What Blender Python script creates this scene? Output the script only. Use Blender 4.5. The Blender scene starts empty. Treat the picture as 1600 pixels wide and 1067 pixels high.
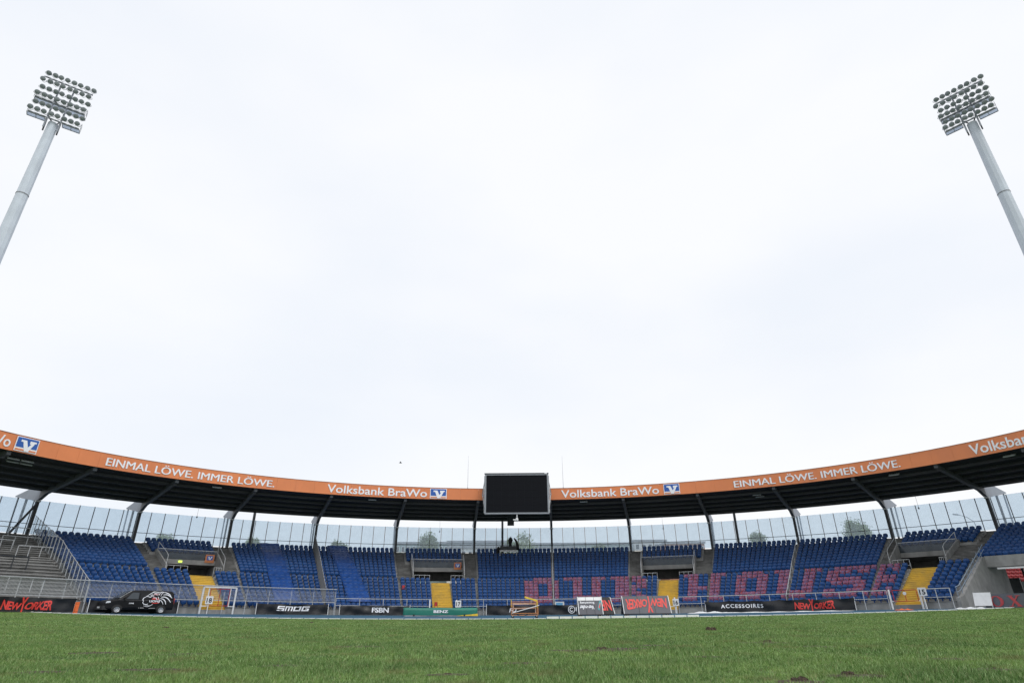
import bpy, math, random
import numpy as np
from mathutils import Vector, Matrix

random.seed(7)
rng = np.random.default_rng(7)
S = bpy.context.scene
COL = S.collection
V = Vector

# ---------------------------------------------------------------- camera
F, PITCH, ROLL, HC = 897.557, 0.43459, -0.0066, 0.65
fw = V((0, math.cos(PITCH), math.sin(PITCH)))
r0 = V((1, 0, 0)); u0 = V((0, -math.sin(PITCH), math.cos(PITCH)))
CR = r0 * math.cos(ROLL) + u0 * math.sin(ROLL)
CU = r0 * -math.sin(ROLL) + u0 * math.cos(ROLL)
camd = bpy.data.cameras.new('camera')
camd.sensor_width = 36.0
camd.lens = 36.0 * F / 1600.0
camd.clip_start = 0.05
camd.clip_end = 6000
cam = bpy.data.objects.new('camera', camd)
COL.objects.link(cam)
cam.matrix_world = Matrix(((CR.x, CU.x, -fw.x, 0), (CR.y, CU.y, -fw.y, 0), (CR.z, CU.z, -fw.z, HC), (0, 0, 0, 1)))
S.camera = cam
camd.dof.use_dof = True
camd.dof.focus_distance = 45.0
camd.dof.aperture_fstop = 3.5

# ---------------------------------------------------------------- world and sun
SUN_EL, SUN_AZ = math.radians(48), math.radians(148)     # azimuth clockwise from +Y
w = bpy.data.worlds.new('World'); S.world = w; w.use_nodes = True
nt = w.node_tree; nt.nodes.clear()
def N(t, k, **kw):
    n = t.nodes.new(k)
    for a, b in kw.items(): setattr(n, a, b)
    return n
wo = N(nt, 'ShaderNodeOutputWorld'); bg = N(nt, 'ShaderNodeBackground')
sky = N(nt, 'ShaderNodeTexSky', sky_type='NISHITA', sun_disc=False)
sky.sun_elevation = SUN_EL; sky.sun_rotation = SUN_AZ; sky.air_density = 1.5; sky.dust_density = 4
skm = N(nt, 'ShaderNodeVectorMath', operation='SCALE'); skm.inputs[3].default_value = 0.10
tc = N(nt, 'ShaderNodeTexCoord')
n1 = N(nt, 'ShaderNodeTexNoise'); n1.inputs['Scale'].default_value = 1.6; n1.inputs['Detail'].default_value = 5; n1.inputs['Roughness'].default_value = 0.45
mp = N(nt, 'ShaderNodeMapping'); mp.inputs['Scale'].default_value = (1, 1, 2.2); mp.inputs['Location'].default_value = (5.7, 2.3, 1.9)
cr = N(nt, 'ShaderNodeValToRGB')
cr.color_ramp.elements[0].position = 0.26; cr.color_ramp.elements[0].color = (0.80, 0.845, 0.92, 1)
cr.color_ramp.elements[1].position = 0.60; cr.color_ramp.elements[1].color = (0.925, 0.935, 0.96, 1)
mx = N(nt, 'ShaderNodeMix', data_type='RGBA'); mx.inputs[0].default_value = 0.93
nt.links.new(tc.outputs['Generated'], mp.inputs[0]); nt.links.new(mp.outputs[0], n1.inputs['Vector'])
nt.links.new(n1.outputs[0], cr.inputs[0])
nt.links.new(sky.outputs[0], skm.inputs[0])
nt.links.new(skm.outputs[0], mx.inputs[6]); nt.links.new(cr.outputs[0], mx.inputs[7])
nt.links.new(mx.outputs[2], bg.inputs[0]); bg.inputs[1].default_value = 1.0
nt.links.new(bg.outputs[0], wo.inputs[0])
sd = bpy.data.lights.new('sun', 'SUN'); sd.energy = 1.15; sd.angle = math.radians(25); sd.color = (1, 0.97, 0.93)
so = bpy.data.objects.new('sun', sd); COL.objects.link(so)
sdir = V((math.sin(SUN_AZ) * math.cos(SUN_EL), math.cos(SUN_AZ) * math.cos(SUN_EL), math.sin(SUN_EL)))
so.rotation_euler = sdir.to_track_quat('Z', 'Y').to_euler(); so.location = (40, -60, 80)
S.view_settings.view_transform = 'Standard'; S.view_settings.look = 'None'
S.view_settings.exposure = 0.15; S.view_settings.gamma = 1.0
S.cycles.max_bounces = 6; S.cycles.transparent_max_bounces = 12

# ---------------------------------------------------------------- stadium plan: an oval of offset curves
XC, YC, EX = 1.2453, 43.7442, 1.1904
A0, DA = -1.0794, 0.1927
ZT, ZB, ZK, ZG = 15.91 + HC, 14.31 + HC, 12.98 + HC, 12.11 + HC
def smooth(x, a, b):
    t = min(1, max(0, (x - a) / (b - a))); return t * t * (3 - 2 * t)
def lift(X):
    return 0.7 * min(1.3, (X / 42) ** 2) if X < 0 else 0.55 * min(1.3, (X / 44) ** 2)
def gz(X, Y):
    return (lift(X) - 0.1) * smooth(Y, 12, 48)
def frame(a):
    s, c = math.sin(a), math.cos(a)
    n = V((s, EX * c, 0)).normalized(); t = V((n.y, -n.x, 0))
    return t, n
def XY(a, R):
    n = frame(a)[1]
    return XC + EX * 55 * math.sin(a) + (R - 55) * n.x, YC + 55 * math.cos(a) + (R - 55) * n.y
def P0(a, R, z):
    x, y = XY(a, R); return V((x, y, z))
def PS(a, R, z):
    x, y = XY(a, R); return V((x, y, z + lift(x) * min(1, max(0, (54 - R) / 9))))
def PG(a, R, h):
    x, y = XY(a, R); return V((x, y, gz(x, y) + h))
def speed(a, R):
    d = (P0(a + 1e-3, R, 0) - P0(a - 1e-3, R, 0)); return d.length / 2e-3
def ray(px, py):
    d = fw + CR * ((px - 800) / F) - CU * ((py - 533.5) / F)
    return d.x / d.y, d.z / d.y
def at(px, py, R):
    az, t = ray(px, py); lo, hi = -1.5, 1.5
    for _ in range(50):
        m = (lo + hi) / 2; x, y = XY(m, R)
        if x - az * y > 0: hi = m
        else: lo = m
    return m, y * t + HC                       # plan angle, height
def atY(px, py, Y):
    az, t = ray(px, py); return V((az * Y, Y, t * Y + HC))
def ang(px, py, R): return at(px, py, R)[0]
def zs(px, py, R):                             # height with the stand's lift removed
    a, z = at(px, py, R); x, y = XY(a, R)
    return z - lift(x) * min(1, max(0, (54 - R) / 9))
def ca(i): return A0 + DA * i

# ---------------------------------------------------------------- mesh helpers
class MB:
    def __init__(s): s.v = []; s.f = []
    def add(s, vs, fs):
        o = len(s.v); s.v += [tuple(p) for p in vs]; s.f += [tuple(o + i for i in q) for q in fs]
    def obox(s, c, ax, ay, az):
        c = V(c); p = [c + ax * i + ay * j + az * k for k in (-1, 1) for j in (-1, 1) for i in (-1, 1)]
        s.add(p, [(0, 2, 3, 1), (4, 5, 7, 6), (0, 1, 5, 4), (2, 6, 7, 3), (0, 4, 6, 2), (1, 3, 7, 5)])
    def box(s, x0, x1, y0, y1, z0, z1):
        s.obox(((x0 + x1) / 2, (y0 + y1) / 2, (z0 + z1) / 2), V(((x1 - x0) / 2, 0, 0)), V((0, (y1 - y0) / 2, 0)), V((0, 0, (z1 - z0) / 2)))
    def tube(s, pts, r, n=6, cap=True):
        pts = [V(p) for p in pts]; rs = r if isinstance(r, (list, tuple)) else [r] * len(pts)
        o = len(s.v); up = None
        for i, p in enumerate(pts):
            d = (pts[min(i + 1, len(pts) - 1)] - pts[max(i - 1, 0)])
            d = d.normalized() if d.length > 1e-9 else V((0, 0, 1))
            if up is None: up = V((0, 0, 1)) if abs(d.z) < .9 else V((1, 0, 0))
            x = d.cross(up).normalized(); y = x.cross(d).normalized()
            for k in range(n):
                t = 2 * math.pi * (k + .5) / n
                s.v.append(tuple(p + (x * math.cos(t) + y * math.sin(t)) * rs[i]))
        for i in range(len(pts) - 1):
            for k in range(n):
                a, b = o + i * n + k, o + i * n + (k + 1) % n
                s.f.append((a, b, b + n, a + n))
        if cap:
            s.f.append(tuple(o + k for k in reversed(range(n))))
            s.f.append(tuple(o + (len(pts) - 1) * n + k for k in range(n)))
    def bar(s, p, q, wd, dp, up=V((0, 0, 1))):
        p, q = V(p), V(q); d = (q - p); L = d.length; d = d / L
        x = d.cross(up)
        x = x.normalized() if x.length > 1e-6 else V((1, 0, 0))
        y = x.cross(d).normalized()
        s.obox((p + q) / 2, d * L / 2, x * wd / 2, y * dp / 2)
    def prism(s, poly, fn, d0, d1):            # poly (u,v), fn(u,v,d) -> point
        n = len(poly)
        s.add([fn(u, v, d0) for u, v in poly] + [fn(u, v, d1) for u, v in poly],
              [tuple(range(n)), tuple(reversed(range(n, 2 * n)))] + [(i, i + n, (i + 1) % n + n, (i + 1) % n) for i in range(n)])
    def sweep(s, prof, a0, a1, n, fn):         # closed profile (R,z) swept along the oval
        k = len(prof); o = len(s.v)
        for i in range(n + 1):
            a = a0 + (a1 - a0) * i / n
            for R, z in prof: s.v.append(tuple(fn(a, R, z)))
        for i in range(n):
            for j in range(k):
                a, b = o + i * k + j, o + i * k + (j + 1) % k
                s.f.append((a, b, b + k, a + k))
        s.f.append(tuple(o + j for j in range(k))); s.f.append(tuple(o + n * k + j for j in reversed(range(k))))
    def mesh(s, name, mat, smooth_=False):
        m = bpy.data.meshes.new(name); m.from_pydata(s.v, [], s.f); m.update()
        if mat: m.materials.append(mat)
        if smooth_: m.polygons.foreach_set('use_smooth', [True] * len(m.polygons))
        return m
    def build(s, name, mat, parent=None, smooth_=False, **kw):
        return link(name, s.mesh(name, mat, smooth_), parent, **kw)
def link(name, data, parent=None, loc=None, rz=0, **kw):
    o = bpy.data.objects.new(name, data); COL.objects.link(o)
    if parent: o.parent = parent
    if loc is not None: o.location = loc
    if rz: o.rotation_euler = (0, 0, rz)
    return tag(o, **kw)
def tag(o, label=None, cat=None, group=None, kind=None):
    if label: o['label'] = label
    if cat: o['category'] = cat
    if group: o['group'] = group
    if kind: o['kind'] = kind
    return o
def empty(name, loc, label, cat, group=None, rz=0):
    o = bpy.data.objects.new(name, None); COL.objects.link(o); o.location = loc; o.empty_display_size = .2
    o.rotation_euler = (0, 0, rz)
    return tag(o, label, cat, group)
def under(o, root):                            # mesh written in world coordinates, child of a placed empty
    o.parent = root
    o.matrix_parent_inverse = (Matrix.Translation(root.location) @ root.rotation_euler.to_matrix().to_4x4()).inverted()
    return o
def copy_tree(o, parent=None):
    c = o.copy(); COL.objects.link(c); c.parent = parent
    for ch in list(o.children): copy_tree(ch, c)
    return c
def clean(mb_list): return mb_list

# ---------------------------------------------------------------- materials
MATS = {}
def mat(name, col, rough=.6, var=.15, scale=3.0, metal=0.0, bump=0.0, bscale=None, col2=None, stain=None, coat=0, spec=.5):
    if name in MATS: return MATS[name]
    m = bpy.data.materials.new(name); m.use_nodes = True; t = m.node_tree
    b = t.nodes['Principled BSDF']; b.inputs['Roughness'].default_value = rough; b.inputs['Metallic'].default_value = metal
    b.inputs['Specular IOR Level'].default_value = spec
    if coat: b.inputs['Coat Weight'].default_value = coat; b.inputs['Coat Roughness'].default_value = .08
    g = N(t, 'ShaderNodeNewGeometry')
    nz = N(t, 'ShaderNodeTexNoise'); nz.inputs['Scale'].default_value = scale; nz.inputs['Detail'].default_value = 5
    t.links.new(g.outputs['Position'], nz.inputs['Vector'])
    c2 = col2 or tuple(min(1, c * (1 - var)) for c in col)
    c1 = col if col2 else tuple(min(1, c * (1 + var)) for c in col)
    r = N(t, 'ShaderNodeValToRGB'); r.color_ramp.elements[0].position = .35; r.color_ramp.elements[1].position = .65
    r.color_ramp.elements[0].color = (*c2, 1); r.color_ramp.elements[1].color = (*c1, 1)
    t.links.new(nz.outputs[0], r.inputs[0]); out = r.outputs[0]
    if stain:
        n2 = N(t, 'ShaderNodeTexNoise'); n2.inputs['Scale'].default_value = scale * .35; n2.inputs['Detail'].default_value = 8; n2.inputs['Roughness'].default_value = .7
        mp = N(t, 'ShaderNodeMapping'); mp.inputs['Scale'].default_value = (1, 1, .35)
        t.links.new(g.outputs['Position'], mp.inputs[0]); t.links.new(mp.outputs[0], n2.inputs['Vector'])
        r2 = N(t, 'ShaderNodeValToRGB'); r2.color_ramp.elements[0].position = .46; r2.color_ramp.elements[1].position = .62
        r2.color_ramp.elements[0].color = (0, 0, 0, 1)
        t.links.new(n2.outputs[0], r2.inputs[0])
        x = N(t, 'ShaderNodeMix', data_type='RGBA', blend_type='MIX'); x.inputs[7].default_value = (*stain, 1)
        q = N(t, 'ShaderNodeMath', operation='MULTIPLY'); q.inputs[1].default_value = .7
        t.links.new(r2.outputs[0], q.inputs[0]); t.links.new(q.outputs[0], x.inputs[0]); t.links.new(out, x.inputs[6]); out = x.outputs[2]
    t.links.new(out, b.inputs['Base Color'])
    rr = N(t, 'ShaderNodeMapRange'); rr.inputs[3].default_value = max(.05, rough - .1); rr.inputs[4].default_value = min(1, rough + .1)
    t.links.new(nz.outputs[0], rr.inputs[0]); t.links.new(rr.outputs[0], b.inputs['Roughness'])
    if bump:
        bn = N(t, 'ShaderNodeTexNoise'); bn.inputs['Scale'].default_value = bscale or scale * 6; bn.inputs['Detail'].default_value = 4
        t.links.new(g.outputs['Position'], bn.inputs['Vector'])
        bp = N(t, 'ShaderNodeBump'); bp.inputs['Strength'].default_value = bump; bp.inputs['Distance'].default_value = .05
        t.links.new(bn.outputs[0], bp.inputs['Height']); t.links.new(bp.outputs[0], b.inputs['Normal'])
    MATS[name] = m; return m
CONC = mat('concrete', (.30, .30, .295), .9, .12, 1.4, bump=.25, stain=(.17, .17, .165))
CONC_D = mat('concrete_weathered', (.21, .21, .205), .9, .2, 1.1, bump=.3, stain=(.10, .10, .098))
BLUE = mat('seat_blue', (.012, .072, .245), .38, .22, 1.6, col2=(.006, .042, .160), spec=.35)
SEATPOST = mat('seat_bracket', (.18, .17, .16), .6)
PINK = mat('pink_film', (.27, .035, .045), .4, .3, 5.5, col2=(.12, .10, .23), bump=.6, bscale=25)
YEL = mat('yellow_paint', (.66, .45, .065), .6, .08, 2, stain=(.46, .32, .09))
STEEL = mat('galvanised_steel', (.50, .52, .54), .45, .10, 4, metal=.25)
WHITE_M = mat('white_paint', (.74, .75, .76), .5, .05, 3)
DARKST = mat('dark_painted_steel', (.030, .035, .042), .5, .15, 2)
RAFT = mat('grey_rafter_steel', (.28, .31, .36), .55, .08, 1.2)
RAFT_SHADE = mat('shaded_rafter_steel', (.085, .095, .112), .55, .08, 1.2)  # same rafter steel darkened: shade under the roof painted into the colour
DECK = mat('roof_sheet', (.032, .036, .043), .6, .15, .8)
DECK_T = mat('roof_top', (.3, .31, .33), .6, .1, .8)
ORANGE = mat('fascia_orange', (.74, .235, .085), .45, .05, .5, stain=(.66, .21, .085))
LETW = mat('letter_white', (.85, .87, .92), .45, .03, 3)
LOGOB = mat('logo_blue', (.015, .10, .42), .4, .05)
BLACKF = mat('black_banner', (.013, .014, .017), .42, .2, 1.5, bump=.35, bscale=5, spec=.45)
RED = mat('red_print', (.72, .055, .045), .5, .08, 5)
REDM = mat('red_paint', (.42, .03, .03), .5, .1, 5)
RUBBER = mat('rubber', (.02, .02, .02), .8)
SIGNK = mat('sign_black', (.012, .012, .012), .6)
GLASSM = None
def glass_mat(name, tint, haze, refl):
    m = bpy.data.materials.new(name); m.use_nodes = True; t = m.node_tree; t.nodes.clear()
    o = N(t, 'ShaderNodeOutputMaterial'); tr = N(t, 'ShaderNodeBsdfTransparent'); tr.inputs[0].default_value = (*tint, 1)
    gl = N(t, 'ShaderNodeBsdfGlossy'); gl.inputs['Roughness'].default_value = .04
    df = N(t, 'ShaderNodeBsdfTranslucent'); df.inputs[0].default_value = (.80, .88, .96, 1)
    nz = N(t, 'ShaderNodeTexNoise'); nz.inputs['Scale'].default_value = 1.3; nz.inputs['Detail'].default_value = 4
    g = N(t, 'ShaderNodeNewGeometry'); t.links.new(g.outputs['Position'], nz.inputs['Vector'])
    mr = N(t, 'ShaderNodeMapRange'); mr.inputs[3].default_value = haze * .8; mr.inputs[4].default_value = haze * 1.2
    t.links.new(nz.outputs[0], mr.inputs[0])
    m1 = N(t, 'ShaderNodeMixShader'); m2 = N(t, 'ShaderNodeMixShader')
    fr = N(t, 'ShaderNodeFresnel'); fr.inputs[0].default_value = 1.35
    q = N(t, 'ShaderNodeMath', operation='MULTIPLY'); q.inputs[1].default_value = refl
    t.links.new(fr.outputs[0], q.inputs[0])
    t.links.new(mr.outputs[0], m1.inputs[0]); t.links.new(tr.outputs[0], m1.inputs[1]); t.links.new(df.outputs[0], m1.inputs[2])
    t.links.new(q.outputs[0], m2.inputs[0]); t.links.new(m1.outputs[0], m2.inputs[1]); t.links.new(gl.outputs[0], m2.inputs[2])
    t.links.new(m2.outputs[0], o.inputs[0]); MATS[name] = m; return m
GLASS = glass_mat('screen_glass', (.86, .93, .98), .22, 1.0)
GLASS_C = glass_mat('parapet_glass', (.70, .74, .78), .10, 1.0)

# ---------------------------------------------------------------- text helpers
def text_mesh(body, off=0.0, shear=0.0, spacing=1.0):
    c = bpy.data.curves.new('t', 'FONT'); c.body = body; c.offset = off; c.shear = shear; c.space_character = spacing
    c.resolution_u = 3; c.extrude = 0.02
    o = bpy.data.objects.new('t', c); COL.objects.link(o)
    bpy.context.view_layer.update()
    m = o.evaluated_get(bpy.context.evaluated_depsgraph_get()).to_mesh()
    v = np.array([p.co[:] for p in m.vertices]); f = [tuple(q.vertices) for q in m.polygons]
    o.evaluated_get(bpy.context.evaluated_depsgraph_get()).to_mesh_clear()
    bpy.data.objects.remove(o); bpy.data.curves.remove(c)
    return v, f
def glyphs(body, **kw):
    """split a word into glyphs: list of (verts, faces); coordinates normalised to width 1 and cap height 1"""
    v, f = text_mesh(body, **kw)
    par = list(range(len(v)))
    def find(i):
        while par[i] != i: par[i] = par[par[i]]; i = par[i]
        return i
    key = {}
    for i, p in enumerate(v):
        k = (round(p[0], 4), round(p[1], 4), round(p[2], 4))
        if k in key: par[find(i)] = find(key[k])
        else: key[k] = i
    for q in f:
        for j in q[1:]: par[find(j)] = find(q[0])
    comp = {}
    for i in range(len(v)): comp.setdefault(find(i), []).append(i)
    iv = sorted([[min(v[i][0] for i in c), max(v[i][0] for i in c), c] for c in comp.values()], key=lambda x: x[0])
    out = []
    for a, b, c in iv:
        for g in out:
            ov = min(b, g[1]) - max(a, g[0])
            if ov > .55 * min(b - a, g[1] - g[0]): g[0] = min(a, g[0]); g[1] = max(b, g[1]); g[2] += c; break
        else: out.append([a, b, list(c)])
    x0, x1 = v[:, 0].min(), v[:, 0].max(); ch = 0.729
    res = []
    for a, b, c in out:
        st = set(c); ix = {i: k for k, i in enumerate(c)}
        vv = v[c].copy(); vv[:, 0] = (vv[:, 0] - x0) / (x1 - x0); vv[:, 1] /= ch; vv[:, 2] /= .02
        res.append((vv, [tuple(ix[i] for i in q) for q in f if q[0] in st]))
    return res
def put_word(body, fn, m, parent, name='letter', warp=None, bold=0.0, **kw):
    """fn(u, v, d) -> world point, u,v in 0..1 (v: cap height), d in -1..1 thickness"""
    for i, (vv, ff) in enumerate(glyphs(body, **kw)):
        mb = MB(); pts = []
        for u, v_, d in vv:
            if warp: u, v_ = warp(i, u, v_)
            pts.append(fn(u, v_, d))
        mb.add(pts, ff)
        if bold:
            for q, du in enumerate((-bold, bold)): mb.add([fn(u + du, v_, d + .12 + .12 * q) for u, v_, d in vv], ff)
        o = mb.build(name, m)
        if parent: under(o, parent)
def poly_part(polys, fn, m, parent, name, d0=-1, d1=1):
    mb = MB()
    for p in polys: mb.prism(p, fn, d0, d1)
    o = mb.build(name, m); under(o, parent); return o

# ================================================================ SETTING: ground, pitch, track
def sheet(name, xs, ys, zf, m, kind='structure'):
    v = [(x, y, zf(x, y)) for y in ys for x in xs]; k = len(xs)
    f = [(j * k + i, j * k + i + 1, (j + 1) * k + i + 1, (j + 1) * k + i) for j in range(len(ys) - 1) for i in range(k - 1)]
    mb = MB(); mb.add(v, f); return mb.build(name, m, None, True, kind=kind)
GROUND = mat('ground_soil', (.16, .15, .12), .95, .2, .05)
mb = MB(); mb.add([(-2500, -400, -.9), (2500, -400, -.9), (2500, 4500, -.9), (-2500, 4500, -.9)], [(0, 1, 2, 3)])
mb.build('ground', GROUND, kind='structure')
def edge(x): return 49.0 + .0033 * x * x
def grass_mat(name, blades):
    m = bpy.data.materials.new(name); m.use_nodes = True; t = m.node_tree; b = t.nodes['Principled BSDF']
    b.inputs['Roughness'].default_value = .7; b.inputs['Specular IOR Level'].default_value = .12
    g = N(t, 'ShaderNodeNewGeometry')
    def noise(sc, det, mpv=None):
        n = N(t, 'ShaderNodeTexNoise'); n.inputs['Scale'].default_value = sc; n.inputs['Detail'].default_value = det
        if mpv:
            mp = N(t, 'ShaderNodeMapping'); mp.inputs['Scale'].default_value = mpv
            t.links.new(g.outputs['Position'], mp.inputs[0]); t.links.new(mp.outputs[0], n.inputs['Vector'])
        else: t.links.new(g.outputs['Position'], n.inputs['Vector'])
        return n.outputs[0]
    def ramp(inp, p0, c0, p1, c1):
        r = N(t, 'ShaderNodeValToRGB'); r.color_ramp.elements[0].position = p0; r.color_ramp.elements[1].position = p1
        r.color_ramp.elements[0].color = (*c0, 1); r.color_ramp.elements[1].color = (*c1, 1); t.links.new(inp, r.inputs[0]); return r.outputs[0]
    def mix(fac, a, c, bt='MIX'):
        x = N(t, 'ShaderNodeMix', data_type='RGBA', blend_type=bt)
        if isinstance(fac, float): x.inputs[0].default_value = fac
        else: t.links.new(fac, x.inputs[0])
        for k, q in ((6, a), (7, c)):
            if isinstance(q, tuple): x.inputs[k].default_value = (*q, 1)
            else: t.links.new(q, x.inputs[k])
        return x.outputs[2]
    big = ramp(noise(.55, 4), .36, (.078, .158, .040), .66, (.188, .292, .082))
    tuft = ramp(noise(4.5, 3), .34, (.62, .66, .7), .66, (1.28, 1.25, 1.1))
    big = mix(1.0, big, tuft, 'MULTIPLY')
    if blades:
        at_ = N(t, 'ShaderNodeAttribute', attribute_name='tone')
        s = N(t, 'ShaderNodeSeparateColor'); t.links.new(at_.outputs['Color'], s.inputs[0])
        c = mix(s.outputs[0], big, (.32, .45, .20))
        c = mix(s.outputs[1], c, (.30, .27, .15))
        c = mix(s.outputs[2], c, (.055, .14, .022))
    else:
        fine = ramp(noise(38, 3, (1, .35, 1)), .35, (.55, .55, .55), .68, (1.35, 1.3, 1.2))
        c = mix(1.0, big, fine, 'MULTIPLY')
    dirt = ramp(noise(1.1, 7), .56, (0, 0, 0), .68, (1, 1, 1))
    q = N(t, 'ShaderNodeMath', operation='MULTIPLY'); q.inputs[1].default_value = .6 if blades else .7
    t.links.new(dirt, q.inputs[0])
    c = mix(q.outputs[0], c, (.17, .15, .075))
    t.links.new(c, b.inputs['Base Color'])
    if not blades:
        bp = N(t, 'ShaderNodeBump'); bp.inputs['Strength'].default_value = .8; bp.inputs['Distance'].default_value = .03
        t.links.new(noise(45, 3), bp.inputs['Height']); t.links.new(bp.outputs[0], b.inputs['Normal'])
    return m
TURF = grass_mat('turf', False); BLADE = grass_mat('grass_blades', True)
# pitch: a sheet with a curved far edge
xs = [-90 + 3 * i for i in range(61)]
v = []; nu = 46
for j in range(nu + 1):
    for x in xs:
        e = edge(max(-62, min(62, x))); y = -60 + (e + 60) * j / nu; v.append((x, y, gz(x, y)))
k = len(xs); mb = MB(); mb.add(v, [(j * k + i, j * k + i + 1, (j + 1) * k + i + 1, (j + 1) * k + i) for j in range(nu) for i in range(k - 1)])
mb.build('pitch', TURF, None, True, kind='structure')
TRACK = mat('track_blue', (.018, .085, .15), .85, .12, 2, bump=.2)
sheet('track', xs, [40 + 2 * i for i in range(33)], lambda x, y: gz(x, y) - .012, TRACK)
LANE = mat('lane_paint', (.72, .74, .76), .7, .1, 4)
for k_, dy in enumerate((1.22, 2.44, 3.66, 4.88)):
    mb = MB()
    for i in range(60):
        x = -60 + 2 * i
        mb.add([(x, edge(x) + dy, gz(x, edge(x)) - .008), (x + 2, edge(x + 2) + dy, gz(x + 2, edge(x + 2)) - .008), (x + 2, edge(x + 2) + dy + .05, gz(x + 2, edge(x + 2)) - .008), (x, edge(x) + dy + .05, gz(x, edge(x)) - .008)], [(0, 1, 2, 3)])
    o = mb.build('lane_line', LANE, None, kind='structure')
# kerb rail of separate white blocks along the edge of the grass
kr = link('track_kerb', None, kind='structure')
km = MB(); km.box(-.46, .46, -.03, .03, 0, .065); kme = km.mesh('kerb_block', WHITE_M)
for i in range(-54, 55):
    x = i * 1.0; y = edge(x) + .06
    o = link('kerb_block', kme, kr, loc=(x, y, gz(x, y)), rz=math.atan(.0066 * x)); o.scale.z = 2.6 if 2 < x < 15 else 1.0

# bare patches where the turf is torn
BARE = []
for px, py, w_, d_ in ((150, 1020, .55, .35), (295, 1022, .6, .4), (930, 1016, .9, .35), (985, 1013, .5, .3), (1198, 1004, .6, .5), (1335, 1056, .38, .22), (1250, 1065, .28, .18), (700, 1054, .3, .16), (60, 1050, .45, .2), (1105, 1026, .4, .2), (1020, 1008, .4, .3), (1280, 1010, .4, .3), (440, 1040, .4, .2), (560, 1010, .6, .4), (1480, 1030, .5, .25), (1545, 1046, .35, .2), (230, 1046, .5, .2), (820, 1036, .4, .2)):
    az, t = ray(px, py); Y = -HC / t
    for _ in range(8): Y = (gz(az * Y, Y) - HC) / t
    BARE.append((az * Y, Y, w_, d_))
# grass blades, densest near the camera
def blades(y0, y1, dens, hgt, wid, seed):
    r = np.random.default_rng(seed)
    n = int(dens * 1.02 * (y1 * y1 - y0 * y0) * .98)
    y = np.sqrt(r.uniform(y0 * y0, y1 * y1, n)); x = r.uniform(-1.02, 1.02, n) * (y + .5)
    # clumping
    keep = (np.sin(x * 7.1 + 1.3 * np.sin(y * 5.3)) * np.sin(y * 6.7 + 1.1 * np.sin(x * 4.9)) + r.uniform(-1, 1.3, n)) > -.55
    e = 49.0 + .0033 * x * x
    keep &= y < e - .05
    for bx, by, bw, bd in BARE:
        q = ((x - bx) / bw) ** 2 + ((y - by) / bd) ** 2 + .5 * np.sin(x * 23) * np.sin(y * 19)
        keep &= ~((q < 1) & (r.uniform(0, 1, n) > .22))
    x, y = x[keep], y[keep]; n = len(x)
    lf = np.where(x < 0, .7 * np.minimum(1.3, (x / 42) ** 2), .55 * np.minimum(1.3, (x / 44) ** 2)) - .1
    t = np.clip((y - 12) / 36, 0, 1); z = lf * t * t * (3 - 2 * t)
    th = r.uniform(0, 2 * np.pi, n); h = hgt * r.uniform(.5, 1.25, n) * (1 + .35 * np.sin(x * 1.7 + np.sin(y * 1.3)) * np.sin(y * 1.1)); ln = h * r.uniform(.15, 1.0, n); la = r.uniform(0, 2 * np.pi, n)
    wd = wid * r.uniform(.7, 1.3, n)
    co = np.empty((n, 3, 3)); dx, dy = np.cos(th) * wd, np.sin(th) * wd
    co[:, 0] = np.stack([x - dx, y - dy, z - .004], 1); co[:, 1] = np.stack([x + dx, y + dy, z - .004], 1)
    co[:, 2] = np.stack([x + np.cos(la) * ln, y + np.sin(la) * ln, z + h], 1)
    tone = np.zeros((n, 4)); tone[:, 3] = 1
    tone[:, 0] = r.uniform(0, 1, n) ** 1.8; tone[:, 1] = (r.uniform(0, 1, n) > .87) * r.uniform(.3, .9, n); tone[:, 2] = (r.uniform(0, 1, n) > .6) * r.uniform(.2, .9, n)
    return co.reshape(-1, 3), np.repeat(tone, 3, 0)
parts = [blades(3.5, 9, 3200, .042, .0042, 1), blades(9, 16, 1700, .042, .006, 2), blades(16, 28, 620, .042, .010, 3), blades(28, 54, 150, .040, .018, 4)]
co = np.concatenate([p[0] for p in parts]); tn = np.concatenate([p[1] for p in parts]); n = len(co) // 3
me = bpy.data.meshes.new('grass'); me.vertices.add(n * 3); me.loops.add(n * 3); me.polygons.add(n)
me.vertices.foreach_set('co', co.ravel().astype(np.float32)); me.loops.foreach_set('vertex_index', np.arange(n * 3, dtype=np.int32))
me.polygons.foreach_set('loop_start', np.arange(0, n * 3, 3, dtype=np.int32)); me.update(calc_edges=True)
ca_ = me.color_attributes.new('tone', 'FLOAT_COLOR', 'POINT'); ca_.data.foreach_set('color', tn.ravel().astype(np.float32))
me.materials.append(BLADE)
link('grass', me, None, label='short green grass blades covering the football pitch', cat='grass', kind='stuff')
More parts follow.
